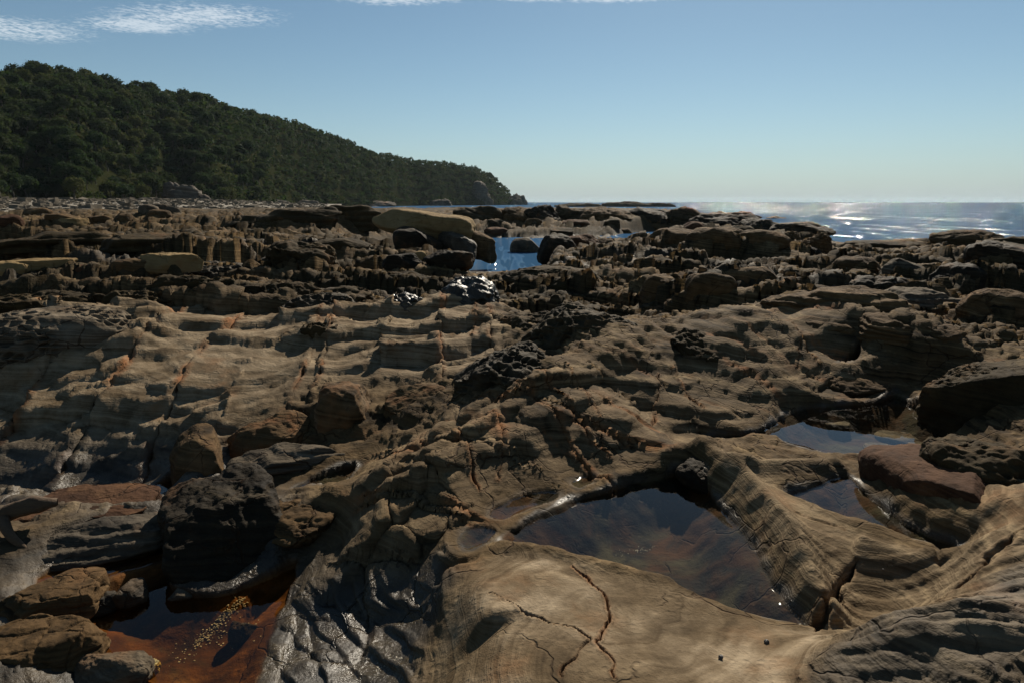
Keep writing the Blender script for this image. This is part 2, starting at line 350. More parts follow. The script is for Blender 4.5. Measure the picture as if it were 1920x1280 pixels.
Z0 = Z.copy()
def march(px, py, Zs):
    u, f, d_ = ray(px, py); hor = math.hypot(u, f); az = math.atan2(u, f)
    j = int(np.clip(np.interp(az, AZ, np.arange(NA)), 0, NA-1)); zl = CAM_H-RR*d_/hor
    hit = np.nonzero(zl <= np.maximum(Zs[:, j], SEA-.3))[0]; i = hit[0] if len(hit) else NR-1
    r = RR[i]
    if 0 < i and len(hit):
        e0 = zl[i-1]-Zs[i-1, j]; e1 = zl[i]-Zs[i, j]; r = RR[i-1]+(RR[i]-RR[i-1])*np.clip(e0/(e0-e1+1e-9), 0, 1)
    return np.array([r*math.sin(az), r*math.cos(az), CAM_H-r*d_/hor]), r/hor
def PB(pts): return np.array([march(p[0], p[1], Z0)[0][:2] for p in pts])
RUST = np.zeros_like(Z); WET = np.zeros_like(Z); PALE = np.zeros_like(Z); UND = np.zeros_like(Z); DARK = np.zeros_like(Z)
def window(pts, pad):
    """slice of the fan holding these points (plus pad metres)"""
    x0, y0 = pts.min(0)-pad; x1, y1 = pts.max(0)+pad
    cs = np.array([(x0, y0), (x0, y1), (x1, y0), (x1, y1)]); az = np.arctan2(cs[:, 0], cs[:, 1])
    rmin = max(.8, math.hypot(max(x0, 0, -x1) if x0*x1 > 0 else 0, max(y0, .01))); rmax = np.hypot(cs[:, 0], cs[:, 1]).max()
    if y0 < .1: az = np.array([-1.54, 1.54])
    i0 = max(0, np.searchsorted(RR, rmin)-1); i1 = min(NR, np.searchsorted(RR, rmax)+1)
    j0 = max(0, np.searchsorted(AZ, az.min())-1); j1 = min(NA, np.searchsorted(AZ, az.max())+1)
    return slice(i0, i1), slice(j0, j1)
def seg_dist(x, y, a, b):
    dx, dy = b-a; t = np.clip(((x-a[0])*dx+(y-a[1])*dy)/(dx*dx+dy*dy+1e-12), 0, 1)
    return np.hypot(x-a[0]-t*dx, y-a[1]-t*dy), t
def sdf_poly(x, y, poly):
    d = np.full(x.shape, 1e9, np.float32); s = np.zeros(x.shape, bool); n = len(poly)
    for i in range(n):
        a, b = poly[i], poly[(i+1) % n]
        d = np.minimum(d, seg_dist(x, y, a, b)[0])
        c = ((a[1] > y) != (b[1] > y)) & (x < (b[0]-a[0])*(y-a[1])/(b[1]-a[1]+1e-12)+a[0]); s ^= c
    return np.where(s, -d, d)
def smooth_line(p, n=8, closed=False):
    p = np.asarray(p, float); N = len(p); o = []
    for i in range(N if closed else N-1):
        if closed: a, b, c, e = p[i-1], p[i], p[(i+1) % N], p[(i+2) % N]
        else: a, b, c, e = p[max(i-1, 0)], p[i], p[i+1], p[min(i+2, N-1)]
        for k in range(n):
            t = k/n; o.append(.5*((2*b)+(c-a)*t+(2*a-5*b+4*c-e)*t*t+(3*b-a-3*c+e)*t**3))
    if not closed: o.append(p[-1])
    return np.array(o)
def poly_mask(pts, soft, z=0.):
    pl = PB(pts) if z is None else PL(pts, z); w_ = window(pl, soft); m_ = np.zeros_like(Z)
    m_[w_] = 1-sst(-soft, soft, sdf_poly(X[w_], Y[w_], pl)); return m_
def crack(pts, width, depth, rust=.8, lip=0., zz=.3, jag=.02):
    width *= .8; depth *= 1.35
    pl = smooth_line(PB(pts), 5); w_ = window(pl, .3); x, y = X[w_], Y[w_]
    x = x+jag*perlin2(x*9, y*9, 4)+.010*fbm2(x*26, y*26, 2, 14); y = y+jag*perlin2(x*9, y*9, 8)+.010*fbm2(x*26, y*26, 2, 18)
    d = np.full(x.shape, 1e9); L = len(pl)
    for i in range(L-1):
        dd, t = seg_dist(x, y, pl[i], pl[i+1]); d = np.minimum(d, dd)
    wv = width*np.maximum(.35, 1+.9*perlin2(x*6, y*6, 3))
    Z[w_] -= depth*np.exp(-(d/wv)**2)
    if lip: Z[w_] += lip*np.exp(-((d-2.2*wv)/(1.3*wv))**2)
    RUST[w_] = np.maximum(RUST[w_], rust*np.exp(-((d-1.2*wv)/(1.5*wv))**2)*(.5+.5*sst(-.3, .3, perlin2(x*2.5, y*2.5, 6))))
def ridge(pts, h, near, far, zz=.2, tail=.15):
    """a bed edge: steep towards the viewer (width near), gentle behind (width far)"""
    pl = smooth_line(PB(pts), 4); w_ = window(pl, max(near, far)*2.2); x, y = X[w_], Y[w_]
    d = np.full(x.shape, 1e9); sg = np.zeros(x.shape); tt = np.zeros(x.shape); L = len(pl)-1
    for i in range(L):
        a, b = pl[i], pl[i+1]; dd, t = seg_dist(x, y, a, b); cr = (b[0]-a[0])*(y-a[1])-(b[1]-a[1])*(x-a[0])
        c = dd < d; d = np.where(c, dd, d); sg = np.where(c, np.sign(cr), sg); tt = np.where(c, (i+t)/L, tt)
    end = sst(0, tail, tt)*sst(0, tail, 1-tt) if tail else 1.
    wd = np.where(sg > 0, far, near)
    Z[w_] += h*end*np.exp(-(d/wd)**2)
def mound(px, py, zz, rx, ry, h, ang=0., pw=2., flat=1.):
    c = PB([(px, py)])[0]; w_ = window(np.array([c]), max(rx, ry)*2.2); x, y = X[w_]-c[0], Y[w_]-c[1]
    ca, sa = math.cos(ang), math.sin(ang); u = (x*ca+y*sa)/rx; v = (-x*sa+y*ca)/ry
    q_ = np.sqrt(u*u+v*v); Z[w_] += h*np.exp(-q_**pw)

# --- regions
R_slab = [(850,1085),(935,1035),(1080,1062),(1250,1105),(1400,1160),(1530,1180),(1560,1230),(1480,1330),(1100,1400),(700,1400),(780,1240),(830,1150)]
R_bowl = [(1340,860),(1590,860),(1600,900),(1500,930),(1600,985),(1740,1030),(1800,1040),(1830,960),(1920,930),(2150,900),(2150,1330),(1600,1330),(1540,1190),(1430,1050),(1370,950)]
R_left = [(-300,600),(300,590),(700,590),(930,575),(940,650),(890,720),(740,720),(600,720),(480,800),(340,900),(150,940),(-300,950)]
R_ridge = [(560,1090),(640,960),(700,850),(850,780),(1000,730),(1130,690),(1250,690),(1290,600),(1450,585),(1620,620),(1640,690),(1450,780),(1260,860),(1060,900),(930,960),(840,1030),(620,1130)]
mS = poly_mask(R_slab, .06, .05); mB = poly_mask(R_bowl, .06, .12); mL = poly_mask(R_left, .3, None); mR = poly_mask(R_ridge, .15, None)
near = 1-sst(10, 16, Rg)
wetslab = poly_mask([(555,1120),(640,1080),(830,1060),(850,1110),(800,1200),(760,1400),(470,1400),(500,1230)], .10, None)
# --- broad forms
rough = np.clip(1-mS-mB, 0, 1)*(1-.85*mL)*(1-.8*mR)*(1-.9*wetslab)
Z += rough*(.10*fbm2(X*1.1, Y*1.1, 3, 1)+.07*fbm2(X*2.4, Y*2.4, 3, 5, .5, True))*np.minimum(1, Rg/6)
far_w = sst(9, 22, Rg)
Z += far_w*(.30*fbm2(X*.22, Y*.3, 4, 11)+.22*fbm2(X*.5, Y*.8, 4, 21, .55, True)+.06*fbm2(X*1.2, Y*1.6, 3, 25, .5, True))
# bedded steps in the middle distance, steep side to the viewer
sv = (Y+.10*X+1.1*fbm2(X*.16, Y*.16, 3, 31))/1.9; fr_ = sv-np.floor(sv)
saw = np.where(fr_ < .16, sst(0, .16, fr_), 1-sst(.16, 1.05, fr_)); amp = .5+.5*perlin2(X*.35, np.floor(sv)*3.1, 8)
Z += .34*saw*amp*sst(7.5, 10, Rg)*(1-sst(40, 70, Rg))*np.clip(1.2-.0*X, 0, 1)
# jumbled joint blocks: rounded tops, deep crevices, wider and flatter on the left
leftw = 1-sst(-.16, .06, Ag); ws_ = .6*fbm2(X*.5, Y*.5, 2, 33)
def blocks(cx_, cy_, hgt, dome, cre, seed, wgt):
    global Z
    f1, f2, id_, ex, ey = voronoi2((X+ws_)/cx_, (Y+ws_*.6)/cy_, seed, off=True); r2_ = PERM[id_+99]/255.-.5
    Z = Z+wgt*(hgt*(id_/255.-.5)+dome*.45*(1-np.minimum(f1, 1)**2)-ey*hgt*.55+ex*hgt*r2_*1.1-cre*(1-sst(0, .10, f2-f1)))
midw = sst(7.2, 9.5, Rg)*np.clip(1-mR-mL, 0, 1)
blocks(3.3, 1.15, .46, .12, .2, 21, midw*leftw); blocks(.95, .80, .26, .16, .16, 22, midw*(1-leftw))
blocks(1.1, .42, .09, .05, .08, 23, midw*leftw); blocks(.42, .36, .10, .07, .08, 24, midw*(1-leftw))
blocks(4.5, 3.2, .45, .25, .2, 25, sst(25, 40, Rg))
Z -= midw*.12+sst(25, 40, Rg)*.08
zs_ = Z+.07*X-.03*Y+.06*fbm2(X*.5, Y*.5, 3, 35)
for per, am_ in ((.21, .11), (.085, .035*(1-.7*sst(12, 18, Rg)))):
    s_ = zs_/per; f_ = s_-np.floor(s_); Z = Z+midw*(1-.5*sst(30, 50, Rg))*am_*(np.where(f_ < .22, 0*f_, (f_-.22)/.78)-f_)*(.45+.55*PERM[(np.floor(s_).astype(np.int32)+60) & 255]/255.)
# honeycomb weathering in patches
f1, f2, id_ = voronoi2((X+.05*perlin2(X*6, Y*6, 3))/.13, Y/.11, 27); hp = sst(.0, .16, fbm2(X*.55, Y*.8, 3, 29))*sst(7, 8.5, Rg)*(1-sst(22, 30, Rg))*np.clip(1-mR-mL, 0, 1)
Z -= hp*.055*sst(.08, .4, f2-f1)*(.4+id_/255.)
# --- scalloped beds (dishes with sharp crests) on the left slope and along the ridge
wx = X+.3*fbm2(X*.8, Y*.8, 3, 41); wy = Y+.34*fbm2(X*.8, Y*.8, 3, 47)
def h1(i_, k=0): return PERM[(i_.astype(np.int32)+40+k*57) & 255]/255.
jx = (X+.10*Y+.10*fbm2(X*1.1, Y*.8, 2, 43))/.60; jx = jx+.35*perlin2(np.floor(jx)*1.7, Y*0+.5, 4); ji = np.floor(jx); jf = jx-ji
bs_ = (wy*.93-.36*wx)/.70+.34*h1(ji)+.08*perlin2(X*2.2, Y*2.2, 6); bi_ = np.floor(bs_); bf = bs_-bi_
tr_ = np.where(bf < .22, sst(0, .22, bf), 1.)-bf
tb = (wy*.93-.36*wx)/.23+.5*h1(ji, 4)+.1*perlin2(X*3, Y*3, 16); tbi = np.floor(tb); tbf = tb-tbi
Z += mL*(.17*tr_*(.35+.9*h1(bi_*3+ji, 2))*(.75+.5*perlin2(X*.7, Y*.7, 33))+.05*(np.abs(2*jf-1)**2.2)*(.3+1.2*h1(ji, 11))-.01+.05*fbm2(X*1.1, Y*1.4, 2, 37))
Z += mL*.055*(np.where(tbf < .22, sst(0, .22, tbf), 1.)-tbf)*(.2+1.1*h1(tbi*7+ji, 6))*sst(-.35, .15, perlin2(X*.9, Y*.9, 39))
jd = np.minimum(jf, 1-jf)*.6; jw = (.012+.014*h1(ji, 3)); jdep = (.08+.13*h1(ji, 5))*sst(-.3, .2, perlin2(X*.9, Y*.9, 12)+.2)
Z -= mL*jdep*np.exp(-(jd/jw)**2); RUST = np.maximum(RUST, mL*.95*np.exp(-((jd-1.0*jw)/(1.1*jw))**2)*sst(-.1, .35, perlin2(X*1.6, Y*1.6, 15)+.12))
# second, oblique joint set
ox = (X*.62-Y*.55+.15*fbm2(X, Y, 2, 57))/.85; od = np.abs(ox-np.round(ox))*.85
Z -= mL*.05*np.exp(-(od/.012)**2)*sst(0, .3, perlin2(X*.8, Y*.8, 19))
# central ridge: blocks bulging between cross joints, beds along the ridge
ra = X*.73+Y*.68+.12*fbm2(X*1.3, Y*1.3, 2, 63); rc_ = -X*.68+Y*.73+.10*fbm2(X*1.3, Y*1.3, 2, 67)
rj = (ra+.35*rc_)/.34; rj = rj+.3*perlin2(np.floor(rj)*1.3, Y*0+.2, 7); rji = np.floor(rj); rjf = rj-rji
rb = rc_/.30+.35*h1(rji, 7); rbi = np.floor(rb); rbf = rb-rbi
sw = sst(.35, 1.1, X); F1b, F2b, IDb = voronoi2(wx*1.15-.4*wy, wy*1.15+.3*wx, 6); Z += mR*sw*(.20*np.minimum(F1b, .9)**1.9-.05)
Z += mR*(1-.8*sw)*(.035*(1-(2*rjf-1)**2)+.10*(np.where(rbf < .25, sst(0, .25, rbf), 1.)-rbf)*(.3+.9*h1(rbi*5+rji, 8))-.02)
rd = np.minimum(rjf, 1-rjf)*.34; Z -= mR*(1-.6*sw)*(.02+.06*h1(rji, 9))*np.exp(-(rd/.012)**2)
RUST = np.maximum(RUST, mR*.7*np.exp(-((rd-.014)/.016)**2)*sst(.0, .35, perlin2(X*1.9, Y*1.9, 22)))
Z += (mL+mR)*.010*fbm2(X*3, Y*3, 2, 51)
# bowl: whorled dish rising to the right
# --- smooth lumps on the slabs
Z += (mS+mB)*.015*fbm2(X*2, Y*2, 3, 61)
PALE = np.maximum(PALE, mS*(.25+.6*sst(-.25, .3, fbm2(X*1.3, Y*2.2, 3, 171)))); PALE = np.maximum(PALE, mB*.3); PALE = np.maximum(PALE, np.maximum(mL*.6, mR*.18))
exec_features = True
ridge([(1345,870,.15),(1420,960,.15),(1510,1070,.15),(1550,1150,.1)], .12, .10, .12)
ridge([(1390,895,.12),(1480,880,.15),(1590,880,.12)], .07, .07, .08)
ridge([(850,1085,.05),(870,1130,.05),(930,1190,.05)], .06, .1, .12)
mound(1240, 1330, .1, .55, .35, .07)
mound(1640, 1110, .12, .42, .28, -.12, .5)
ridge([(1600,1010,.1),(1680,1035,.1),(1760,1040,.1)], .05, .12, .06)
ridge([(1930,920,.35),(1880,980,.35),(1850,1080,.3),(1700,1190,.2)], .08, .14, .14)
mound(1700, 1250, .2, .30, .22, .16, .3)
mound(1880, 1230, .25, .3, .25, .12, .3)
# central ridge shoulders
mound(1000, 800, .35, .5, .4, .05, .5); mound(860, 870, .2, .35, .3, .05, .6)
mound(1290, 870, .12, .14, .16, .08); mound(1640, 700, .3, .35, .25, .05); mound(1600, 728, .1, .6, .3, -.09); mound(1430, 640, .6, .5, .5, .15)
mound(1190, 735, .5, .28, .22, -.16); mound(1290, 800, .15, .4, .3, -.03)
# dark trough under the left slope
mound(150, 880, -.3, 1.5, .35, -.16); mound(420, 1150, -.45, .5, .5, -.08); mound(700, 1180, -.25, .3, .3, -.04)
# finer stepping of the beds
sc_ = Z+.10*X+.03*Y+.05*fbm2(X*.7, Y*.7, 3, 71)+.012*fbm2(X*3, Y*3, 3, 75)
def steps(per, amp_, wgt):
    s_ = sc_/per; f_ = s_-np.floor(s_); global Z
    Z = Z+wgt*amp_*(np.where(f_ < .3, sst(0, .3, f_), 1-sst(.3, 1, f_))-.5)*(.5+.5*perlin2(np.floor(s_)*1.7, X*.6, 9))
steps(.11, .026, near*(.25+.75*np.clip(mL+mR, 0, 1))*(1-mS)*(1-.55*mB)); steps(.030, .004, near*(1-mS)*(.3+.7*np.clip(mL+mR+mB, 0, 1)))
# whorled grooves of the right-hand bowl: arcs about a point up on the left
bc = np.array(P(1560, 900, .15)); br = np.hypot(X-bc[0], (Y-bc[1])*1.0)+.02*fbm2(X*3, Y*3, 3, 81)
Z += mB*sst(.5, .75, br)*(.012*np.sin(br*2*np.pi/.105)+.005*np.sin(br*2*np.pi/.043))*(.6+.6*perlin2(X*2, Y*2, 4))
# block joints on the lower-left part of the ridge
F1c, F2c, IDc = voronoi2(wx*3.4+.4*wy, wy*3.0, 11); mJ = poly_mask([(560,1100),(640,950),(720,860),(860,850),(950,900),(900,960),(830,1030),(700,1090)], .12, .1)
Z += mJ*(.04*sst(.0, .2, F2c-F1c)+.05*(IDc/255.-.5)-.02)
# fine crag everywhere except the smooth slabs
Z += near*(1-mS)*(1-mB)*(1-.7*np.clip(mL+mR, 0, 1))*(1-.6*mR*sw)*(1-.85*wetslab)*.010*fbm2(X*8, Y*8, 4, 91, .6, True)
Z += (1-near)*.025*fbm2(X*3, Y*3, 3, 95, .55, True)
# --- pools
POOLS = {
 'a': dict(pts=[(940,1012),(1000,975),(1060,947),(1130,925),(1200,905),(1262,893),(1292,892),(1325,915),(1350,950),(1400,1010),(1440,1080),(1480,1140),(1512,1176),(1440,1170),(1350,1145),(1250,1103),(1170,1078),(1090,1060),(1000,1035),(955,1025)], z=0., dep=.16, cut=1.3),
 'b': dict(pts=[(1478,932),(1530,912),(1585,892),(1625,925),(1680,970),(1740,1005),(1795,1028),(1765,1043),(1745,1026),(1680,1008),(1600,985),(1540,965),(1500,946)], z=.05, dep=.12, cut=1.1),
 'c': dict(pts=[(1325,819),(1395,815),(1440,800),(1490,772),(1560,762),(1640,756),(1680,744),(1730,768),(1790,795),(1825,808),(1790,835),(1740,850),(1640,860),(1560,853),(1500,836),(1430,822),(1380,827)], z=.03, dep=.15, cut=1.),
 'd': dict(pts=[(915,965),(960,935),(1010,921),(1045,924),(1040,940),(990,957),(945,975)], z=.015, dep=.05),
 'e': dict(pts=[(862,1012),(880,990),(920,988),(930,1003),(905,1020),(875,1030)], z=.01, dep=.05),
 'f': dict(pts=[(545,918),(590,897),(640,880),(672,876),(645,905),(605,925)], z=-.12, dep=.08),
 'g': dict(pts=[(150,1075),(230,1045),(310,1035),(330,1105),(420,1115),(500,1085),(560,1062),(545,1110),(520,1160),(480,1290),(440,1400),(260,1400),(170,1240),(160,1170),(170,1120)], z=-.31, dep=.10),
 'h': dict(pts=[(70,1085),(170,1035),(270,1010),(330,985),(350,1000),(310,1045),(200,1080),(110,1110)], z=-.25, dep=.06),
 'i': dict(pts=[(170,950),(240,925),(320,900),(345,912),(300,935),(215,955)], z=-.27, dep=.06),
 'j': dict(pts=[(1070,905),(1090,893),(1115,895),(1110,908),(1085,915)], z=.02, dep=.04),
 'k': dict(pts=[(1570,690),(1600,676),(1618,674),(1608,686),(1585,694)], z=.2, dep=.05),
}
for k_, p_ in POOLS.items():
    pl = smooth_line(PL(p_['pts'], p_['z']), 4, True); p_['poly'] = pl
    w_ = window(pl, .6); x, y = X[w_], Y[w_]
    x = x+.012*perlin2(x*11, y*11, 7); y = y+.012*perlin2(x*11, y*11, 17)
    dd = sdf_poly(x, y, pl); z_ = Z[w_]; zw = p_['z']
    inside = zw-p_['dep']*sst(0, .30, -dd)-.22*np.minimum(-dd, .10)+.35*(z_-zw)*sst(.05, .3, -dd)*0+.02*fbm2(x*4, y*4, 4, 13)*sst(0, .12, -dd)
    bank = zw+.003+.10*np.clip(dd, 0, .05)-.8*np.maximum(dd-.07, 0)
    cut = zw+.006+p_.get('cut', .5)*np.maximum(dd, 0)+.6*np.maximum(dd-.25, 0)
    outside = smax(-smax(-z_, -cut, .03), bank, .012)
    outside = np.where(dd > .55, z_, outside)
    Z[w_] = np.where(dd < 0, inside, outside)
    UND[w_] = np.maximum(UND[w_], 1-sst(-.02, .012, dd)); WET[w_] = np.maximum(WET[w_], (.45 if k_ in 'dejk' else .95)*(1-sst(-.01, .045, dd+.03*perlin2(x*6, y*6, 2))))
    PALE[w_] *= sst(0., .12, dd)
    if k_ in 'ghi': RUST[w_] = np.maximum(RUST[w_], (1-sst(-.02, .02, dd))*(.45+.5*perlin2(x*2.5, y*2.5, 5)))
# --- cracks
for c_ in [
 ([(1075,1062),(1100,1085),(1128,1110),(1140,1150),(1138,1185),(1118,1215),(1135,1245),(1155,1300)], .0055, .05, .9, .006, .1),
 ([(918,1130),(960,1140),(1000,1160),(1050,1175),(1105,1207)], .006, .04, .25, .004, .08),
 ([(1105,1212),(1085,1240),(1055,1290)], .006, .03, .2, 0, .08),
 ([(1610,1040),(1580,1060),(1575,1085),(1550,1130),(1530,1170)], .012, .07, .2, 0, .12),
 ([(1480,960),(1540,975),(1585,990)], .006, .02, .2, 0, .15),
 ([(1920,1010),(1860,1060),(1800,1110),(1700,1160),(1600,1150)], .012, .03, .1, 0, .25),
 ([(970,745),(1020,780),(1060,820),(1100,870),(1150,915)], .012, .05, .9, .012, .4),
 ([(1000,735),(1050,760),(1080,790),(1110,830),(1140,860)], .010, .04, .9, .012, .45),
 ([(1060,710),(1090,745),(1120,790),(1130,850)], .008, .04, .6, .006, .45),
 ([(925,790),(945,830),(935,880),(930,900)], .010, .05, .7, .008, .35),
 ([(1235,700),(1230,750),(1225,790)], .008, .04, .5, .006, .45),
 ([(855,830),(880,880),(900,920)], .010, .05, .7, .01, .25),
 ([(1480,615),(1505,650),(1540,690)], .016, .08, .3, 0, .5),
 ([(1500,640),(1490,690)], .008, .04, .5, 0, .5),
 ([(1260,690),(1290,740),(1320,770)], .010, .05, .5, .005, .45),
 ([(895,575),(892,610),(885,650)], .014, .06, .9, .012, .45),
 ]: crack(c_[0], *c_[1:5], zz=c_[5])
for pts in ([(862,494),(900,478),(940,464),(1010,456),(1030,462),(1012,492),(965,499),(900,503)], [(1120,450),(1165,438),(1240,433),(1300,436),(1240,444),(1180,450)], [(685,478),(700,468),(740,463),(742,474),(715,482)], [(1030,432),(1060,427),(1120,428),(1110,434),(1060,436)], [(1545,468),(1600,457),(1680,452),(1760,449),(1850,447),(1950,448),(2300,448),(2300,386),(1330,386),(1350,405),(1400,416),(1480,424),(1545,440)]):
    pl = PL(pts, SEA); w_ = window(pl, 2.5); dd = sdf_poly(X[w_], Y[w_], pl)
    Z[w_] = np.where(dd < 2.2, np.minimum(Z[w_], SEA-.35+1.1*np.maximum(dd+.4, 0)), Z[w_])
pxg = 960+FPX*np.tan(Ag); kk_ = np.interp(pxg, [-600, 1280, 1330, 1400, 1500, 1560, 1640, 1760, 1830, 1900, 2300], [.008, .008, .02, .03, .037, .053, .058, .050, .046, .051, .051])
cap = CAM_H-Rg*kk_+.10*fbm2(X*.8, Y*.8, 2, 161)+np.minimum(Rg/60, 1.5)*.4*fbm2(X*.11, Y*.11, 3, 165)-.15*sst(40, 70, Rg); Z = np.where(Rg > 15, -smax(-Z, -cap, .08), Z)
nw = sst(845, 885, pxg)*(1-sst(1015, 1050, pxg))*sst(8, 11, Rg)*(1-sst(31, 33, Rg)); cap = CAM_H-Rg*.097-.06; Z = Z*(1-nw)+nw*(-smax(-Z, -cap, .06))
lf_ = 1-sst(-.22, -.16, Ag); Z = Z*(1-lf_)+lf_*smax(Z, np.full_like(Z, -.55), .2)
# --- wetness: low ground by the sea, the dark wet corner at the lower left
wn_ = fbm2(X*.8, Y*.8, 4, 101)
DARK = np.maximum(DARK, (1-sst(-.7, -.2, Z+.15*wn_))*sst(14, 20, Rg)); WET = np.maximum(WET, .4*(1-sst(-.95, -.7, Z+.1*wn_))*sst(14, 20, Rg))
lowl = poly_mask([(-300,840),(200,820),(420,830),(560,960),(640,1060),(840,1050),(800,1400),(-300,1500)], .25, -.2)
WET = np.maximum(WET, lowl*(1-sst(-.30, .05, Z+.10*wn_))*.9)
WET = np.maximum(WET, wetslab*(.95+.1*perlin2(X*2, Y*2, 8)))
qs = (Y*.62+X*.75+.12*fbm2(X*1.6, Y*1.6, 3, 181))/.12; qf = qs-np.floor(qs); Z += wetslab*(.022*(np.where(qf < .25, sst(0, .25, qf), 1.)-qf)*(.5+PERM[(np.floor(qs).astype(np.int32)+9) & 255]/255.)+.004*fbm2(X*5, Y*5, 3, 183))
corner = poly_mask([(1480,1330),(1530,1210),(1640,1170),(1760,1210),(1850,1100),(2100,1020),(2200,1500),(1500,1500)], .06, .2)
WET = np.maximum(WET, corner*.45); Z += corner*.022*fbm2(X*3.5, Y*3.5+X*2, 4, 111, .5, True)
# far dark patches: the flats' colour darkened in noise blotches
DARK = np.maximum(DARK, .9*sst(-.12, .15, fbm2(X*.45, Y*.8, 4, 121))*sst(7, 9.5, Rg)*(1-.95*mL)*(1-.7*mR))
WET = np.maximum(WET, .5*sst(.12, .3, fbm2(X*.3, Y*.6, 3, 127))*sst(8, 12, Rg)*(1-mL)*(1-sst(20, 30, Rg)))
WET = np.clip(WET, 0, 1)

def ground_old(px, py):
    """where the line of sight through a pixel meets the rock"""
    u, f, d_ = ray(px, py); hor = math.hypot(u, f); az = math.atan2(u, f)
    j = int(np.clip(np.interp(az, AZ, np.arange(NA)), 0, NA-1)); zl = CAM_H-RR*d_/hor
    hit = np.nonzero(zl <= np.maximum(Z[:, j], SEA-.3))[0]
    i = hit[0] if len(hit) else NR-1; r = RR[i]
    return np.array([r*math.sin(az), r*math.cos(az), float(Z[i, j])]), math.hypot(r, CAM_H-zl[i])/math.sqrt(u*u+f*f+d_*d_)
def ground(px, py): return march(px, py, ZG)
def hz(x, y):
    r = math.hypot(x, y); az = math.atan2(x, y)
    return float(bilin(Z, np.array([np.interp(r, RR, np.arange(NR))]), np.array([np.interp(az, AZ, np.arange(NA))]))[0])

ZG = Z.copy()

# --- pool water, each a sheet with a curled meniscus at its edge
names = {'a': 'large triangular pool', 'b': 'pool', 'c': 'pool'}
for k_, p_ in POOLS.items():
    pl = p_['poly']; x0, y0 = pl.min(0)-.04; x1, y1 = pl.max(0)+.04
    stp = max(.006, math.sqrt((x1-x0)*(y1-y0)/26000)); xs = np.arange(x0, x1, stp); ys = np.arange(y0, y1, stp)
    gx, gy = np.meshgrid(xs, ys); dd = sdf_poly(gx+.012*perlin2(gx*11, gy*11, 7), gy+.012*perlin2(gx*11, gy*11, 17), pl)
    gz = p_['z']+.0045*np.exp(-np.maximum(-dd-.002, 0)/.008)
    f_ = gridfaces(*gx.shape); kf = (dd.ravel()[f_] < .03).any(1); f_ = f_[kf]
    us, inv = np.unique(f_, return_inverse=True)
    me = mesh_from('pool_water', np.stack([gx, gy, gz], -1).reshape(-1, 3)[us], inv.reshape(-1, 4), [M['pool_brown' if k_ in 'ghi' else 'pool']])
    tag(add('tide_pool_water', me), kind='structure')

# ------------------------------------------------------------------ sea
m_, t = mat('sea_water'); b = NB(t); tcn = b.n('ShaderNodeTexCoord')
acc = None
for sc2, ys, am in ((.14, .10, .35), (.45, .06, .6), (1.3, .05, .75), (3., .05, .75), (6., 1., .12)):   # swell and chop in long trains, fine ripples
    mp = b.n('ShaderNodeMapping'); b.L(tcn.outputs['Object'], mp.inputs[0]); mp.inputs['Scale'].default_value = (1, ys, 1); mp.inputs['Rotation'].default_value = (0, 0, .12)
    n_ = b.n('ShaderNodeTexNoise'); b.L(mp.outputs[0], n_.inputs['Vector']); n_.inputs['Scale'].default_value = sc2; n_.inputs['Detail'].default_value = 1.5; n_.inputs['Roughness'].default_value = .6
    v1 = b.n('ShaderNodeVectorMath', operation='SUBTRACT'); b.L(n_.outputs['Color'], v1.inputs[0]); v1.inputs[1].default_value = (.5, .5, .5)
    v2 = b.n('ShaderNodeVectorMath', operation='MULTIPLY'); b.L(v1.outputs[0], v2.inputs[0]); v2.inputs[1].default_value = (am*2.9, am*2.6, 0)
    if acc is None: acc = v2.outputs[0]
    else:
        v3 = b.n('ShaderNodeVectorMath', operation='ADD'); b.L(acc, v3.inputs[0]); b.L(v2.outputs[0], v3.inputs[1]); acc = v3.outputs[0]
v4 = b.n('ShaderNodeVectorMath', operation='ADD'); b.L(acc, v4.inputs[0]); v4.inputs[1].default_value = (0, 0, 1)
v5 = b.n('ShaderNodeVectorMath', operation='NORMALIZE'); b.L(v4.outputs[0], v5.inputs[0]); nr = v5.outputs[0]
bs = b.n('ShaderNodeBsdfPrincipled'); bs.inputs['Base Color'].default_value = (.032, .085, .165, 1)
bs.inputs['Roughness'].default_value = 1.; bs.inputs['Specular IOR Level'].default_value = 0.
lw = b.n('ShaderNodeLayerWeight'); lw.inputs['Blend'].default_value = .5; gl = b.n('ShaderNodeBsdfGlossy'); gl.inputs['Roughness'].default_value = .05; b.L(nr, gl.inputs['Normal'])
mx_ = b.n('ShaderNodeMixShader'); b.L(b.math('MINIMUM', b.math('ADD', .02, b.math('MULTIPLY', b.math('POWER', lw.outputs['Facing'], 5.), .98)), .16), mx_.inputs[0]); b.L(bs.outputs[0], mx_.inputs[1]); b.L(gl.outputs[0], mx_.inputs[2]); bs = mx_
o = b.n('ShaderNodeOutputMaterial'); b.L(bs.outputs[0], o.inputs[0]); M['sea'] = m_
rs = np.exp(np.linspace(math.log(14), math.log(30000), 160)); az = np.radians(np.linspace(-80, 80, 120))
R_, A_ = np.meshgrid(rs, az, indexing='ij')
me = mesh_from('sea', np.stack([R_*np.sin(A_), R_*np.cos(A_), np.full_like(R_, SEA)], -1).reshape(-1, 3), gridfaces(160, 120), [M['sea']])
tag(add('sea', me), kind='structure')

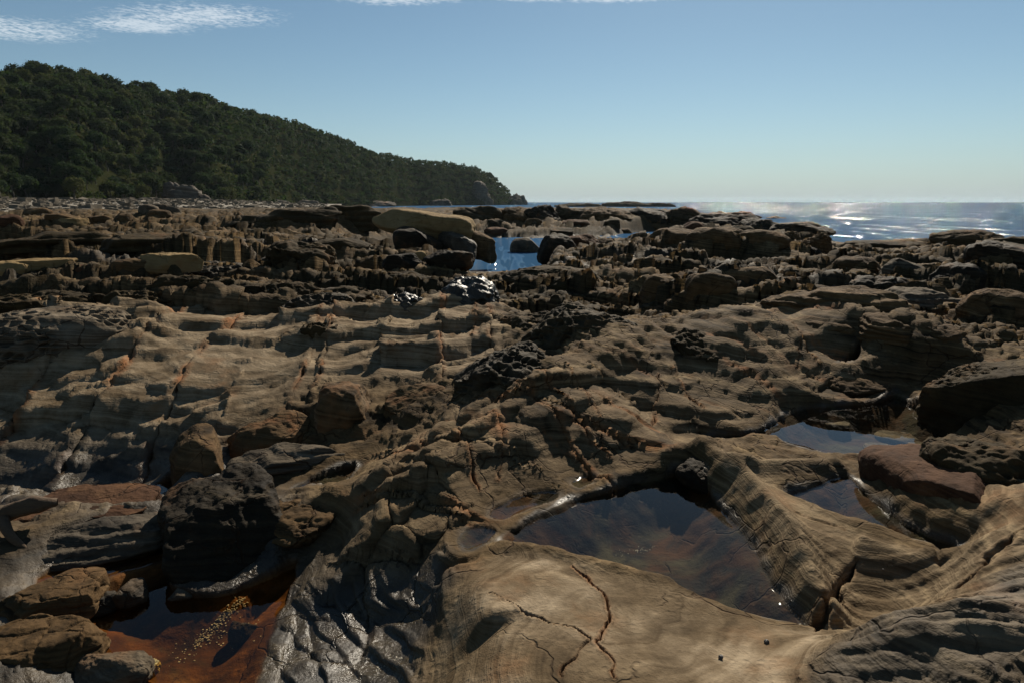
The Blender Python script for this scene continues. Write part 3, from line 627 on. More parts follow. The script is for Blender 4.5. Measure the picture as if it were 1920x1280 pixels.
# ------------------------------------------------------------------ loose rocks and outcrops
_CS = {}
def cube_sphere(n):
    if n in _CS: return _CS[n]
    t_ = np.tan(np.linspace(-1, 1, n+1)*math.pi/4); a_, b_ = np.meshgrid(t_, t_, indexing='ij'); o_ = np.ones_like(a_); vs = []; fs = []; k = 0
    for q_ in ((o_, a_, b_), (-o_, b_, a_), (b_, o_, a_), (a_, -o_, b_), (a_, b_, o_), (b_, a_, -o_)):
        vs.append(np.stack(q_, -1).reshape(-1, 3)); fs.append(gridfaces(n+1, n+1, k)); k += (n+1)**2
    v_ = np.concatenate(vs); f_ = np.concatenate(fs); key = np.round(v_*1e4).astype(np.int64)
    _, idx, inv = np.unique(key, axis=0, return_index=True, return_inverse=True)
    v_ = v_[idx]; v_ /= np.linalg.norm(v_, axis=1)[:, None]; _CS[n] = (v_, inv.ravel()[f_][:, ::-1]); return _CS[n]
def vnormals(V_, F_):
    fn = np.cross(V_[F_[:, 2]]-V_[F_[:, 0]], V_[F_[:, 3]]-V_[F_[:, 1]]); n_ = np.zeros_like(V_)
    for k in range(4): np.add.at(n_, F_[:, k], fn)
    return n_/(np.linalg.norm(n_, axis=1)[:, None]+1e-12)
def rock_mesh(dims, n, seed, blocky=2.6, cuts=5, lump=.10, comb=0., cell=.07, tilt=(0, 0), strata=0., pits=0., wet=.0, rust=0., pale=0., flat=None, mtl='brown', warp=.18, crease=.0, drop=None):
    rg = np.random.default_rng(seed); U, F_ = cube_sphere(n); e = blocky
    V_ = U/((np.abs(U)**e).sum(1)**(1/e))[:, None]
    V_ = V_*(1+warp*fbm3(U*1.2+seed, 2, seed % 50)[:, None])
    for k in range(cuts):
        d_ = rg.normal(size=3); d_[2] = abs(d_[2])*.8 if rg.random() < .7 else d_[2]; d_ /= np.linalg.norm(d_)
        o_ = rg.uniform(.62, .92); pr = np.maximum(V_@d_-o_, 0); V_ = V_-d_*(pr*.92)[:, None]
    if flat: V_[:, 2] = -smax(-V_[:, 2], np.full(len(V_), -flat)-.10*perlin3(V_*1.5, seed % 30), .12)
    D_ = np.array(dims)/2; V_ = V_*D_; s_ = float(np.prod(dims)**(1/3)); mn = min(dims)
    V_[:, 2] += tilt[0]*V_[:, 0]+tilt[1]*V_[:, 1]
    N_ = vnormals(V_, F_)
    h_ = lump*mn*(.9*fbm3(V_/s_*2.4, 4, seed % 40+2, .52))+lump*mn*.35*fbm3(V_/s_*7, 3, seed % 40+9, .55, True)
    if crease: 
        f1, f2, _ = voronoi3((V_+.1*s_*perlin3(V_/s_*3, 5)[:, None])/s_*2.2, seed % 20); h_ -= crease*mn*(1-sst(0, .10, f2-f1))
    if strata:
        sc2 = (V_[:, 2]+.25*V_[:, 0]*tilt[0]+.05*s_*perlin3(V_/s_*2, 3))/(strata); h_ += .16*strata*np.sin(sc2*2*np.pi)+.1*strata*perlin3(np.stack([sc2*2.3, sc2*0, sc2*0], 1), 8)
    if pits:
        f1, f2, _ = voronoi3(V_/s_*7, seed % 20+5); h_ -= pits*mn*(1-sst(.1, .35, f1))*sst(.0, .2, perlin3(V_/s_*2, 12))
    msk_w = np.full(len(V_), wet, np.float32)
    if comb:
        q_ = V_/np.array([cell*1.35, cell*1.35, cell*.8]); q_ = q_+.35*np.stack([perlin3(q_*.7, 1), perlin3(q_*.7, 2), perlin3(q_*.7, 3)], 1)
        f1, f2, id_ = voronoi3(q_, seed % 20); sz = .5+.8*(id_/255.)
        on = sst(-.25, .12, perlin3(V_/s_*1.9+3, seed % 25)+.05)
        pt = sst(.06, .42, f2-f1); h_ -= comb*cell*sz*pt*on; msk_w = np.clip(msk_w+.25*pt*on, 0, 1)
    V_ = V_+N_*h_[:, None]
    if drop is not None:
        kf = (V_[F_][:, :, 2] > drop).any(1); us, inv = np.unique(F_[kf], return_inverse=True); V_ = V_[us]; msk_w = msk_w[us]; F_ = inv.reshape(-1, 4)
    a_ = np.zeros((len(V_), 4), np.float32); a_[:, 3] = 1
    a_[:, 0] = rust*sst(-.1, .4, fbm3(V_/s_*2.5, 3, 21)); a_[:, 1] = msk_w; a_[:, 2] = pale*sst(-.2, .3, fbm3(V_/s_*2, 2, 27))
    return mesh_from('rock', V_, F_, [M[mtl]], True, {'mask': a_, 'under': np.zeros(len(V_))})
_seed = [100]
def lift(x, y, rx, ry, h, ang):
    w_ = window(np.array([(x, y)]), max(rx, ry)*1.8); u0, v0 = X[w_]-x, Y[w_]-y; ca, sa = math.cos(ang), math.sin(ang)
    u0, v0 = (u0*ca+v0*sa)/rx, (-u0*sa+v0*ca)/ry; q_ = np.sqrt(u0*u0+v0*v0)+.18*perlin2(X[w_]/rx*1.5, Y[w_]/rx*1.5, 3)
    Z[w_] += h*np.exp(-np.maximum(q_, 0)**3.5)*(1-UND[w_])
def rock_axis(name, label, a, b, depth, height, mtl='brown', cat='rock', sink=.35, bed=0., **k):
    """a rock whose near foot runs from point a to point b (pixel, pixel, level), depth and height in metres"""
    _seed[0] += 1; A_ = np.array(P(*a)); B_ = np.array(P(*b)); L_ = np.linalg.norm(B_-A_); d_ = (B_-A_)/L_; nrm = np.array([-d_[1], d_[0]])
    c_ = (A_+B_)/2+nrm*depth*.48; H2 = height*(1+sink); z0 = (a[2]+b[2])/2; wpx = L_*FPX/np.linalg.norm(c_)
    me_ = rock_mesh((L_, depth, H2), int(np.clip(wpx*.26, 18, 62)), k.pop('seed', _seed[0]), mtl=mtl, drop=-H2/2+height*sink*.4, **k)
    if bed: lift(c_[0], c_[1], L_*.6, depth*.65, height*bed, math.atan2(d_[1], d_[0]))
    return tag(add(name, me_, None, (c_[0], c_[1], z0+height-H2/2), math.atan2(d_[1], d_[0])), label, cat)
def rock(name, label, px, py, wpx, hpx, mtl='brown', depth=.8, sink=.3, cat='rock', group=None, rot=0., zbase=None, fwd=.42, bed=0., **k):
    """px, py: foot of the rock in the photograph; wpx, hpx: how wide and tall it looks there"""
    _seed[0] += 1; g, t_ = ground(px, py); sc2 = t_/FPX
    if zbase is not None: g = np.array([*P(px, py, zbase), zbase]); sc2 = (CAM_H-zbase)/ray(px, py)[2]/FPX
    W_, H_ = wpx*sc2, hpx*sc2; D_ = W_*depth; n = int(np.clip(max(wpx, hpx*1.4)*.27, 9, 64)); n = k.pop('n', n)
    H2 = H_*(1+sink); me_ = rock_mesh((W_, D_, H2), n, k.pop('seed', _seed[0]), mtl=mtl, drop=(H2/2-H_*1.25 if sink >= .3 else None), **k)
    dr = np.array([g[0], g[1]])/math.hypot(g[0], g[1])
    if bed: lift(g[0]+dr[0]*D_*fwd, g[1]+dr[1]*D_*fwd, W_*.62, D_*.72, H_*bed, rot-math.atan2(g[0], g[1]))
    o = add(name, me_, None, (g[0]+dr[0]*D_*fwd, g[1]+dr[1]*D_*fwd, g[2]+H_-H2/2), rot-math.atan2(g[0], g[1]))
    return tag(o, label, cat, group)

HC = dict(comb=.75, lump=.14, cuts=5, blocky=2.2, warp=.3, mtl='comb')
# the balanced boulder and its neighbours by the inlet
rock('slab_boulder', 'huge tan slab boulder lying tilted on darker blocks beside the inlet', 797, 449, 194, 60, 'tan', .5, .0, 'boulder', blocky=2.9, cuts=2, lump=.06, tilt=(-.13, .05), seed=137, n=52, flat=.62, zbase=.28)
rock('block', 'dark square block propping up the huge tan slab boulder', 785, 486, 88, 56, 'dark', .8, .2, 'boulder', zbase=-.4, blocky=4.5, cuts=4, lump=.06, n=26)
rock('wedge_rock', 'pale glistening wet wedge of rock right of the dark propping block', 860, 484, 76, 42, 'grey', .8, .2, 'boulder', zbase=-.4, blocky=3, cuts=6, tilt=(-.35, .1), wet=.5, n=24)
rock('wedge_rock', 'dark wedge boulder with a pale rim sloping into the inlet water', 903, 479, 62, 40, 'brown', .7, .25, 'boulder', zbase=-.4, blocky=3.2, cuts=5, tilt=(-.35, 0), n=24)
rock('rounded_rock', 'smooth bluish grey rock rising from the glittering inlet', 985, 474, 58, 26, 'grey', .8, .3, 'boulder', cuts=2, lump=.04, wet=.25, pale=.4, n=22, zbase=SEA)
rock('boulder', 'large dark rounded boulder at the right edge of the inlet', 1045, 492, 78, 48, 'dark', .8, .25, 'boulder', zbase=-.7, cuts=4, n=26)
rock('boulder', 'brown knobbly boulder behind the large dark one by the inlet', 1088, 484, 70, 40, 'red', .8, .25, 'boulder', zbase=-.7, cuts=3, lump=.14, n=24)
rock('boulder', 'low brown boulder ending the row right of the inlet', 1135, 480, 62, 30, 'brown', .8, .25, 'boulder', zbase=-.7, cuts=3, lump=.14, n=22)
rock('boulder', 'small tan stone at the foot of the dark propping block', 789, 490, 22, 18, 'tan', .9, .3, 'boulder', cuts=4)
rock('boulder', 'grey rugged boulder in front of the tan slab boulder', 845, 502, 90, 34, 'dark', .6, .3, 'boulder', cuts=3, lump=.16, n=26)
rock('boulder', 'dark grey block left of the rugged boulder below the tan slab', 760, 505, 80, 26, 'dark', .6, .3, 'boulder', cuts=3, lump=.14, n=24)
# far ridge of rock between the inlet and the open sea
for i_, (px_, by, w_, h_, lb) in enumerate([
 (905, 412, 90, 28, 'long brown rock wall behind the tan slab boulder'), (965, 412, 60, 27, 'layered brown rock right of the far rock wall'),
 (1010, 411, 56, 30, 'pointed peak of rock on the far ridge against the sea'), (1072, 410, 60, 26, 'square-topped rock right of the pointed peak'),
 (1140, 410, 86, 27, 'broad rugged rock in the middle of the far ridge'), (1215, 412, 70, 26, 'rounded rock on the right half of the far ridge'),
 (1285, 415, 76, 26, 'smooth humped rock near the right end of the far ridge'), (1355, 420, 84, 29, 'dark pyramid rock standing clear against the glittering sea'),
 (1430, 432, 64, 24, 'low dark rock at the water right of the pyramid rock'), (1496, 436, 78, 22, 'flat dark sea rock ending the far point'),
 (1410, 409, 34, 6, 'thin dark skerry just off the far point'), (1455, 412, 36, 6, 'small dark skerry right of the thin one off the point'),
 (1480, 462, 46, 26, 'round boulder at the end of the near point'), (1525, 470, 54, 30, 'brown boulder pair-mate at the sea edge of the near point'),
 (1515, 478, 40, 18, 'grey wet rock at the foot of the boulders on the near point')]):
    rock('sea_rock', lb, px_, by, w_*(1.35 if i_ < 10 else 1.1), h_*(.85 if i_ < 10 else 1.), ('far', 'brown', 'dark')[i_ % 3 if i_ < 7 else (1 if i_ in (12, 13) else 2)], .9, .8, 'rock', cuts=10, lump=.2, blocky=2.6, warp=.35, n=24 if w_ > 40 else 14, tilt=(random.uniform(-.15, .15), 0), crease=.05)
for i_, (px_, by, w_, h_) in enumerate([(928, 426, 44, 13), (1000, 423, 30, 12), (1080, 426, 50, 12), (1150, 425, 34, 13), (1225, 427, 52, 12), (1300, 430, 36, 13), (1050, 438, 50, 10), (1170, 441, 40, 11), (930, 442, 46, 13), (1390, 436, 44, 11)]):
    rock('shore_boulder', 'brown boulder in the %s row below the far ridge, %s from the left' % (('back', ('first', 'second', 'third', 'fourth', 'fifth', 'sixth')[i_]) if i_ < 6 else ('front', ('second', 'third', 'first', 'fourth')[i_-6])), px_, by, w_, h_, ('far', 'brown', 'red')[i_ % 3], .8, .6, 'boulder', 'rounded boulders below the far ridge', cuts=3, blocky=3, lump=.14, n=14, bed=.3)
for px_, by, w_, h_, lb in [(1260, 462, 110, 30, 'left piece of the long humped rock right of the inlet'), (1345, 462, 100, 32, 'middle piece of the long humped rock right of the inlet'), (1425, 462, 84, 26, 'right piece of the long humped rock right of the inlet')]:
    rock('humped_rock', lb, px_, by, w_*1.15, h_, 'brown', .6, .5, 'rock', bed=.4, cuts=2, lump=.12, n=26, blocky=2.8)
# honeycombed mounds of the middle distance
for px_, by, w_, h_, c_, dp, lb, kw in [
 (562, 503, 124, 54, .16, .7, 'tall dark honeycombed mound behind the lit ledge, left of the inlet', {}),
 (415, 520, 150, 34, .13, .5, 'low dome of black honeycombed rock left of the tall mound', dict(wet=.4)),
 (372, 574, 180, 58, .10, .4, 'wide dark honeycombed ledge with shaded face behind the pale slope', {}),
 (90, 590, 190, 58, .10, .4, 'dark honeycombed ledge behind the pale pitted mound at far left', {}),
 (250, 585, 90, 44, .10, .5, 'short dark honeycombed knob between two wider ledges on the left', {}),
 (520, 560, 130, 40, .10, .5, 'honeycombed ledge right of the thin dark joint', {}),
 (600, 592, 120, 44, .09, .6, 'ragged honeycombed lump behind the pale scalloped slope', dict(wet=.35)),
 (742, 548, 100, 40, .09, .7, 'olive dome with fine pitting below the inlet', dict(comb=.4)),
 (655, 566, 80, 30, .09, .7, 'small olive dome left of the fine-pitted dome', dict(comb=.4)),
 (760, 594, 84, 42, .075, .7, 'round black honeycombed lump glinting wet above the lit ledge', dict(wet=.85)),
 (868, 577, 112, 56, .085, .7, 'big black honeycombed lump glinting wet above the lit ledge', dict(wet=.85)),
 (1000, 645, 136, 60, .075, .8, 'brown honeycombed mound right of the pale striped ledge', {}),
 (1100, 646, 200, 72, .09, .6, 'long dark hollow-faced honeycombed rock in the centre', dict(wet=.2)),
 (962, 732, 190, 84, .07, .7, 'large black honeycombed hump in front of the pale striped ledge', dict(wet=.3)),
 (1300, 680, 110, 62, .06, .7, 'upright honeycombed block with dark face beside the sculpted ridge', {}),
 (1870, 800, 230, 150, .045, .6, 'tall pitted wall of brown rock at the right edge', dict(blocky=3.6, lump=.05)),
 (1845, 905, 190, 88, .075, .6, 'honeycomb-topped overhanging rock at the right edge above the striped bowl', dict(blocky=3.)),
 (600, 650, 84, 52, .10, .7, 'honeycomb-capped dark block casting a shadow on the pale slope', {}),
 (1080, 552, 120, 40, .12, .6, 'olive rock dome below the boulders right of the inlet', dict(comb=.3)),
 (1030, 528, 150, 26, .12, .6, 'smooth olive swell in front of the inlet', dict(comb=.3)),
 (455, 715, 0, 0, 0, 0, '', None)]:
    if kw is None: continue
    d_ = dict(HC); d_.update(kw); mt = d_.pop('mtl')
    rock('honeycombed_rock', lb, px_, by, w_*1.25, h_*.8, mt, dp*1.35, 1.0, 'rock', bed=.3, cell=c_, n=int(np.clip(w_*.33, 18, 54)), **d_)
rock('pitted_mound', 'pale honeycombed mound full of round holes at the left edge', 105, 690, 330, 100, 'grey', .7, .4, 'rock', bed=.4, comb=.8, cell=.075, blocky=2.4, cuts=1, lump=.05, n=84, pale=.3)
# domes and blocks of the right middle distance
for px_, by, w_, h_, mt, dp, lb, kw in [
 (1560, 605, 240, 58, 'brown', .5, 'long smooth whaleback of rock on the right', dict(strata=.07)),
 (1730, 600, 190, 52, 'grey', .5, 'grey rounded whaleback right of the long smooth one', dict(strata=.07)),
 (1870, 610, 130, 56, 'brown', .6, 'rounded brown dome at the right edge above the pitted wall', {}),
 (1650, 668, 150, 68, 'brown', .7, 'whorled dome with curved layers above the upper pool', dict(strata=.05)),
 (1740, 672, 110, 60, 'brown', .7, 'second whorled dome right of the first above the upper pool', dict(strata=.05)),
 (1545, 640, 110, 34, 'brown', .6, 'small lit dome left of the whorled domes', {}),
 (1640, 572, 150, 48, 'dark', .5, 'dark flat-faced block with shaded front on the right', dict(blocky=4, crease=.04)),
 (1500, 570, 140, 34, 'brown', .6, 'rough brown block left of the dark flat-faced block', {}),
 (1255, 570, 90, 48, 'brown', .6, 'left one of a jointed pair of blocks in the middle distance', dict(blocky=4)),
 (1330, 566, 80, 48, 'brown', .6, 'right one of a jointed pair of blocks in the middle distance', dict(blocky=4)),
 (1400, 540, 110, 36, 'brown', .6, 'rough brown rock behind the jointed pair of blocks', {}),
 (1790, 545, 80, 48, 'dark', .7, 'dark angular rock beside the small glinting puddle on the right', {}),
 (1850, 545, 70, 34, 'brown', .8, 'smooth brown dome right of the dark angular rock', dict(cuts=1, lump=.04)),
 (1880, 500, 110, 44, 'dark', .7, 'dark jagged rock near the right edge below the sea', dict(crease=.05)),
 (1700, 530, 90, 40, 'grey', .7, 'grey rounded rock in the rubble on the right', {}),
 (1600, 520, 80, 34, 'brown', .7, 'brown rock at the left of the rubble on the right', {}),
 (1815, 458, 110, 22, 'far', .6, 'hump of dark rock standing up against the sea on the right', {}),
 (1900, 462, 90, 16, 'far', .6, 'dark rock at the right edge against the sea', {}),
 (1650, 464, 120, 10, 'far', .6, 'low dark rock lip against the sea left of the hump', {}),
 (1710, 460, 60, 12, 'far', .6, 'small dark rise between the low lip and the hump', {})]:
    kk = dict(cuts=3, lump=.11, blocky=2.7); kk.update(kw)
    if mt == 'far': kk.update(lump=.26, blocky=2.3, crease=.06)
    rock('outcrop_rock', lb, px_, by, w_*1.12, h_, mt, dp*1.25, .6, 'rock', bed=.5, n=int(np.clip(w_*.26, 16, 46)), **kk)
# left flats: pale slabs and blocks
for px_, by, w_, h_, mt, dp, lb, kw in [
 (5, 512, 100, 28, 'tan', .7, 'tan slab cut by the left edge of the picture', dict(flat=.5)),
 (80, 502, 108, 22, 'tan', .5, 'flat oval tan slab on the left flats', dict(flat=.45, blocky=3.4)),
 (325, 503, 106, 34, 'tan', .6, 'chunky tan boulder on the left flats', dict(flat=.6, blocky=3.4)),
 (255, 512, 84, 24, 'brown', .6, 'low brown block left of the chunky tan boulder', dict(blocky=3.6)),
 (150, 515, 60, 18, 'red', .6, 'small reddish stone right of the flat oval slab', {}),
 (20, 425, 42, 22, 'red', .8, 'red-faced boulder at the left edge near the beach', {}),
 (280, 401, 34, 16, 'grey', .8, 'first of four rounded grey boulders by the beach', dict(cuts=1)),
 (301, 399, 28, 16, 'grey', .8, 'second of four rounded grey boulders by the beach', dict(cuts=1)),
 (322, 401, 32, 15, 'grey', .8, 'rightmost of four rounded grey boulders by the beach', dict(cuts=1)),
 (300, 408, 40, 14, 'brown', .8, 'front one of four rounded boulders by the beach', dict(cuts=1)),
 (110, 412, 44, 14, 'brown', .8, 'brown boulder left of the four rounded ones', {}),
 (135, 420, 56, 15, 'tan', .6, 'pale flat stone among the boulders below the beach', dict(flat=.5)),
 (190, 418, 46, 16, 'brown', .8, 'brown boulder between pale flat stone and rounded boulders', {}),
 (235, 415, 40, 14, 'brown', .8, 'small brown boulder just left of the rounded boulders', {}),
 (70, 402, 50, 12, 'brown', .6, 'low brown rock below the beach on the left', {}),
 (560, 424, 150, 34, 'comb', .6, 'dark slanting ridge of rock rising towards the tan slab boulder', dict(tilt=(.12, 0), strata=.35)),
 (650, 425, 130, 38, 'comb', .6, 'high end of the slanting ridge beside the tan slab boulder', dict(tilt=(.05, 0), strata=.35)),
 (470, 428, 110, 22, 'comb', .6, 'low left end of the slanting dark ridge', dict(strata=.3)),
 (100, 466, 220, 26, 'comb', .3, 'long dark ledge on the left flats', dict(blocky=4, strata=.2)),
 (300, 464, 200, 24, 'comb', .3, 'long dark ledge continuing behind the chunky tan boulder', dict(blocky=4, strata=.2)),
 (640, 470, 110, 20, 'comb', .5, 'low dark rock left of the propping block', {})]:
    kk = dict(cuts=4, lump=.09, blocky=2.7); kk.update(kw)
    rock('shore_rock', lb, px_, by, w_, h_, mt, dp, .5, 'rock', bed=.25 if mt != 'tan' else 0, n=int(np.clip(w_*.25, 11, 34)), **kk)
# foreground boulders
AX = [
 ('round_boulder', 'rounded brown boulder with a pale scar on top, left of centre', (590,838,-.12), (728,822,-.12), .55, .40, 'brown', dict(pits=.03, cuts=3, rust=.4, pale=.35, bed=.2)),
 ('round_boulder', 'long rounded brown boulder right of the scarred one', (738,808,.0), (890,782,.02), .42, .24, 'brown', dict(blocky=3.2, cuts=3, rust=.4, bed=.3)),
 ('round_boulder', 'small rounded brown boulder at the right end of the boulder row', (890,775,.05), (960,765,.08), .3, .15, 'brown', dict(blocky=3.2, crease=.05, bed=.3)),
 ('leaning_slab', 'brown leaning slab with pale upper edge left of the scarred boulder', (440,880,-.2), (592,842,-.15), .42, .26, 'brown', dict(tilt=(.2, .15), rust=.5, cuts=4, bed=.3)),
 ('leaning_slab', 'smooth striped slab leaning at the end of the left slope', (335,935,-.27), (440,905,-.24), .6, .30, 'brown', dict(tilt=(.35, .2), lump=.07, bed=.4)),
 ('streaked_slab', 'long grey streaked slab beside the small blue pool', (415,925,-.2), (655,880,-.12), .38, .17, 'grey', dict(tilt=(.08, .12), strata=.05, lump=.08, bed=.3)),
 ('dark_block', 'large dark lumpy block in the middle of the lower left', (312,1118,-.31), (540,1065,-.30), .72, .36, 'dark', dict(blocky=4., tilt=(.10, .22), lump=.12, cuts=4, bed=.2, seed=622, warp=.12)),
 ('dark_block', 'dark jointed shoulder of rock right of the large dark block', (545,1065,-.26), (670,950,-.14), .45, .16, 'brown', dict(blocky=3.4, lump=.14, cuts=7, bed=.5, crease=.06)),
 ('flat_slab', 'flat reddish-tan slab under the driftwood at the left edge', (-10,1000,-.2), (265,985,-.2), .42, .14, 'red', dict(flat=.5, blocky=4.5, lump=.08, cuts=2, seed=633, warp=.1, tilt=(-.03, .1), bed=.3)),
 ('flat_slab', 'small flat reddish slab between the driftwood slab and the dark block', (270,988,-.22), (370,968,-.22), .25, .11, 'red', dict(flat=.5, blocky=4, lump=.08, bed=.3)),
 ('streaked_slab', 'dark grey streaked slab below the driftwood slab', (40,1082,-.25), (325,1030,-.25), .34, .13, 'grey', dict(strata=.04, lump=.1, tilt=(.02, .12), wet=.35, bed=.3)),
 ('flat_slab', 'cracked brown slab at the left edge, upper of two', (-40,1185,-.25), (165,1165,-.25), .36, .14, 'brown', dict(flat=.55, blocky=4, lump=.08, crease=.05)),
 ('flat_slab', 'cracked brown slab in the lower left corner', (-60,1290,-.26), (185,1250,-.26), .34, .15, 'brown', dict(flat=.55, blocky=4, lump=.08, crease=.05)),
 ('wet_rock', 'wet knobbly rock right of the upper left-edge slab', (150,1160,-.31), (215,1150,-.31), .14, .08, 'dark', dict(wet=.3)),
 ('wet_rock', 'wet brown stone standing in the stained water', (205,1145,-.31), (278,1130,-.31), .17, .09, 'brown', dict(wet=.5)),
 ('wet_rock', 'small pale wet stone below the large dark block', (312,1128,-.31), (365,1120,-.31), .08, .04, 'grey', dict(wet=.2)),
 ('wet_rock', 'submerged dark stone amid the shell grit', (425,1215,-.4), (478,1210,-.4), .14, .09, 'dark', dict()),
 ('grey_rock', 'grey rough rock at the bottom edge left of the yellow sponge', (110,1300,-.31), (270,1290,-.31), .16, .1, 'grey', dict(lump=.14)),
 ('tilted_block', 'dark reddish tilted block standing in the right-hand pools', (1585,886,.03), (1806,1040,.03), .44, .24, 'red', dict(blocky=4.2, tilt=(.03, .10), lump=.06, cuts=2, seed=611, warp=.10)),
 ('upright_rock', 'dark rounded rock ending the ridge between the pools', (1255,896,.0), (1350,935,.0), .30, .13, 'dark', dict(lump=.16, bed=.6)),
 ('upright_rock', 'rounded dark rock above the head of the upper pool', (1575,748,.05), (1690,740,.05), .45, .15, 'brown', dict(lump=.13, pits=.05, bed=.5)),
 ('leaning_slab', 'smooth tan lens of rock leaning behind the cracked ridge', (1010,735,.28), (1215,690,.34), .35, .16, 'tan', dict(tilt=(.1, .15), lump=.06, rust=.3, bed=.4)),
 ('leaning_slab', 'reddish lens of rock above the tan leaning lens', (1140,690,.3), (1270,655,.34), .5, .22, 'red', dict(tilt=(.15, .15), lump=.06, bed=.4)),
]
for nm, lb, a_, b_, dp, ht, mt, kw in AX:
    kk = dict(cuts=4, lump=.09, blocky=2.8); kk.update(kw)
    rock_axis(nm, lb, a_, b_, dp, ht, mt, 'boulder' if 'boulder' in nm else 'rock', **kk)
# stones on the bottom of the upper pool
for px_, by, w_, h_, lb in [(1680, 832, 74, 14, 'pale flat stone under the water of the upper pool'), (1722, 840, 38, 9, 'small pale stone under water beside the flat one'), (1650, 848, 60, 9, 'olive stone under water near the front of the upper pool'), (1560, 800, 60, 8, 'dim stone under water at the left of the upper pool')]:
    rock('pool_stone', lb, px_, by, w_, h_, 'grey', .8, .3, 'stone', cuts=1, lump=.05, flat=.5, n=16, pale=.5)

# ------------------------------------------------------------------ wooded headland
SIL = np.array([(-600,95),(-300,105),(-100,128),(0,127),(30,120),(70,121),(130,125),(180,130),(230,151),(300,162),(340,163),(380,171),(420,190),(470,203),(520,212),(560,223),(600,239),(650,256),(700,279),(760,291),(850,299),(900,310),(925,327),(945,346),(968,370),(985,381),(1000,384)], float)
SA = np.array([math.atan2(*ray(a_, b_)[:2]) for a_, b_ in SIL]); SE = np.array([-ray(a_, b_)[2]/math.hypot(*ray(a_, b_)[:2]) for a_, b_ in SIL])
UA = np.array([math.atan2(*ray(a_, 380)[:2]) for a_ in (-600, 0, 250, 400, 560, 700, 790, 900, 985, 1000)])
DB = np.array([150, 190, 232, 262, 350, 455, 530, 625, 715, 735.]); DC = np.array([300, 335, 380, 415, 480, 560, 610, 680, 742, 750.])
def hill_xy(az, s_):
    """height of the hill at bearing az, fraction s_ of the way from foot to crest"""
    db = np.interp(az, UA, DB); dc = np.interp(az, UA, DC); db = db+10*np.sin(az*38)+6*np.sin(az*83+1)
    r = db+(dc-db)*s_; zc_ = CAM_H+dc*np.interp(az, SA, SE)-6.5; zb_ = np.interp(az, UA, [2.2, 2.2, 1.6, .8, .2, -.5, -1, -1, -1.2, -1.2])
    f_ = np.where(s_ < 1, 1-np.clip(1-s_, 0, 1)**1.3, 1-.5*(s_-1))
    z_ = zb_+np.maximum(zc_-zb_, .5)*f_; x, y = r*np.sin(az), r*np.cos(az)
    g_ = np.clip(s_*(1-s_)*4, 0, 1); z_ = z_+g_*np.maximum(zc_, 0)*(.10*fbm2(x*.018, y*.018, 3, 131, .5, True)+.03*fbm2(x*.05, y*.05, 2, 135))
    return x, y, z_
ha, hs = np.meshgrid(np.linspace(SA[0], SA[-1], 220), np.linspace(-.06, 1.5, 60)); hx, hy, hz_ = hill_xy(ha, hs)
hz_ = np.where(hs < 0, hz_-4, hz_)
m_, t = mat('forest_floor'); b = NB(t); tcn = b.n('ShaderNodeTexCoord')
bs = b.n('ShaderNodeBsdfPrincipled'); b.L(b.mix(b.noise(tcn.outputs['Object'], .12, 5), (.012, .016, .006), (.03, .03, .014)), bs.inputs['Base Color']); bs.inputs['Roughness'].default_value = 1.; bs.inputs['Specular IOR Level'].default_value = 0.
b.L(b.bump(b.noise(tcn.outputs['Object'], .5, 4), 1., 1.), bs.inputs['Normal'])
o = b.n('ShaderNodeOutputMaterial'); b.L(bs.outputs[0], o.inputs[0]); M['floor'] = m_
tag(add('hill', mesh_from('hill', np.stack([hx, hy, hz_], -1).reshape(-1, 3), gridfaces(60, 220), [M['floor']])), kind='structure')
def leaf_mat(name, attr_name=None):
    m_, t = mat(name); b = NB(t); tcn = b.n('ShaderNodeTexCoord'); obi = b.n('ShaderNodeObjectInfo')
    rnd = b.attr('tone') if attr_name else obi.outputs['Random']
    nn = b.noise(tcn.outputs['Object'], 1.1, 3)
    c1 = b.mix(rnd, (.011, .030, .013), (.032, .052, .018)); c1 = b.mix(b.ramp(rnd, .86, .98), c1, (.10, .10, .028)); c1 = b.mix(b.ramp(rnd, .42, .45, 0., .35), c1, (.055, .045, .022))
    col = b.mix(b.ramp(nn, .3, .7, 0., .6), c1, (.02, .03, .01))
    df = b.n('ShaderNodeBsdfPrincipled'); b.L(col, df.inputs['Base Color']); df.inputs['Roughness'].default_value = .9; df.inputs['Specular IOR Level'].default_value = .1
    tl = b.n('ShaderNodeBsdfTranslucent'); b.L(b.mix(.5, col, (.05, .085, .015)), tl.inputs[0])
    mx_ = b.n('ShaderNodeMixShader'); mx_.inputs[0].default_value = .3; b.L(df.outputs[0], mx_.inputs[1]); b.L(tl.outputs[0], mx_.inputs[2])
    o = b.n('ShaderNodeOutputMaterial'); b.L(mx_.outputs[0], o.inputs[0]); return m_
M['leaf'] = leaf_mat('evergreen_leaves'); M['leaf_mass'] = leaf_mat('far_evergreen_leaves', 'tone')
m_, t = mat('bark'); b = NB(t); tcn = b.n('ShaderNodeTexCoord'); bs = b.n('ShaderNodeBsdfPrincipled')
b.L(b.mix(b.noise(tcn.outputs['Object'], 6, 5), (.05, .04, .03), (.12, .1, .08)), bs.inputs['Base Color']); bs.inputs['Roughness'].default_value = .9
o = b.n('ShaderNodeOutputMaterial'); b.L(bs.outputs[0], o.inputs[0]); M['bark'] = m_
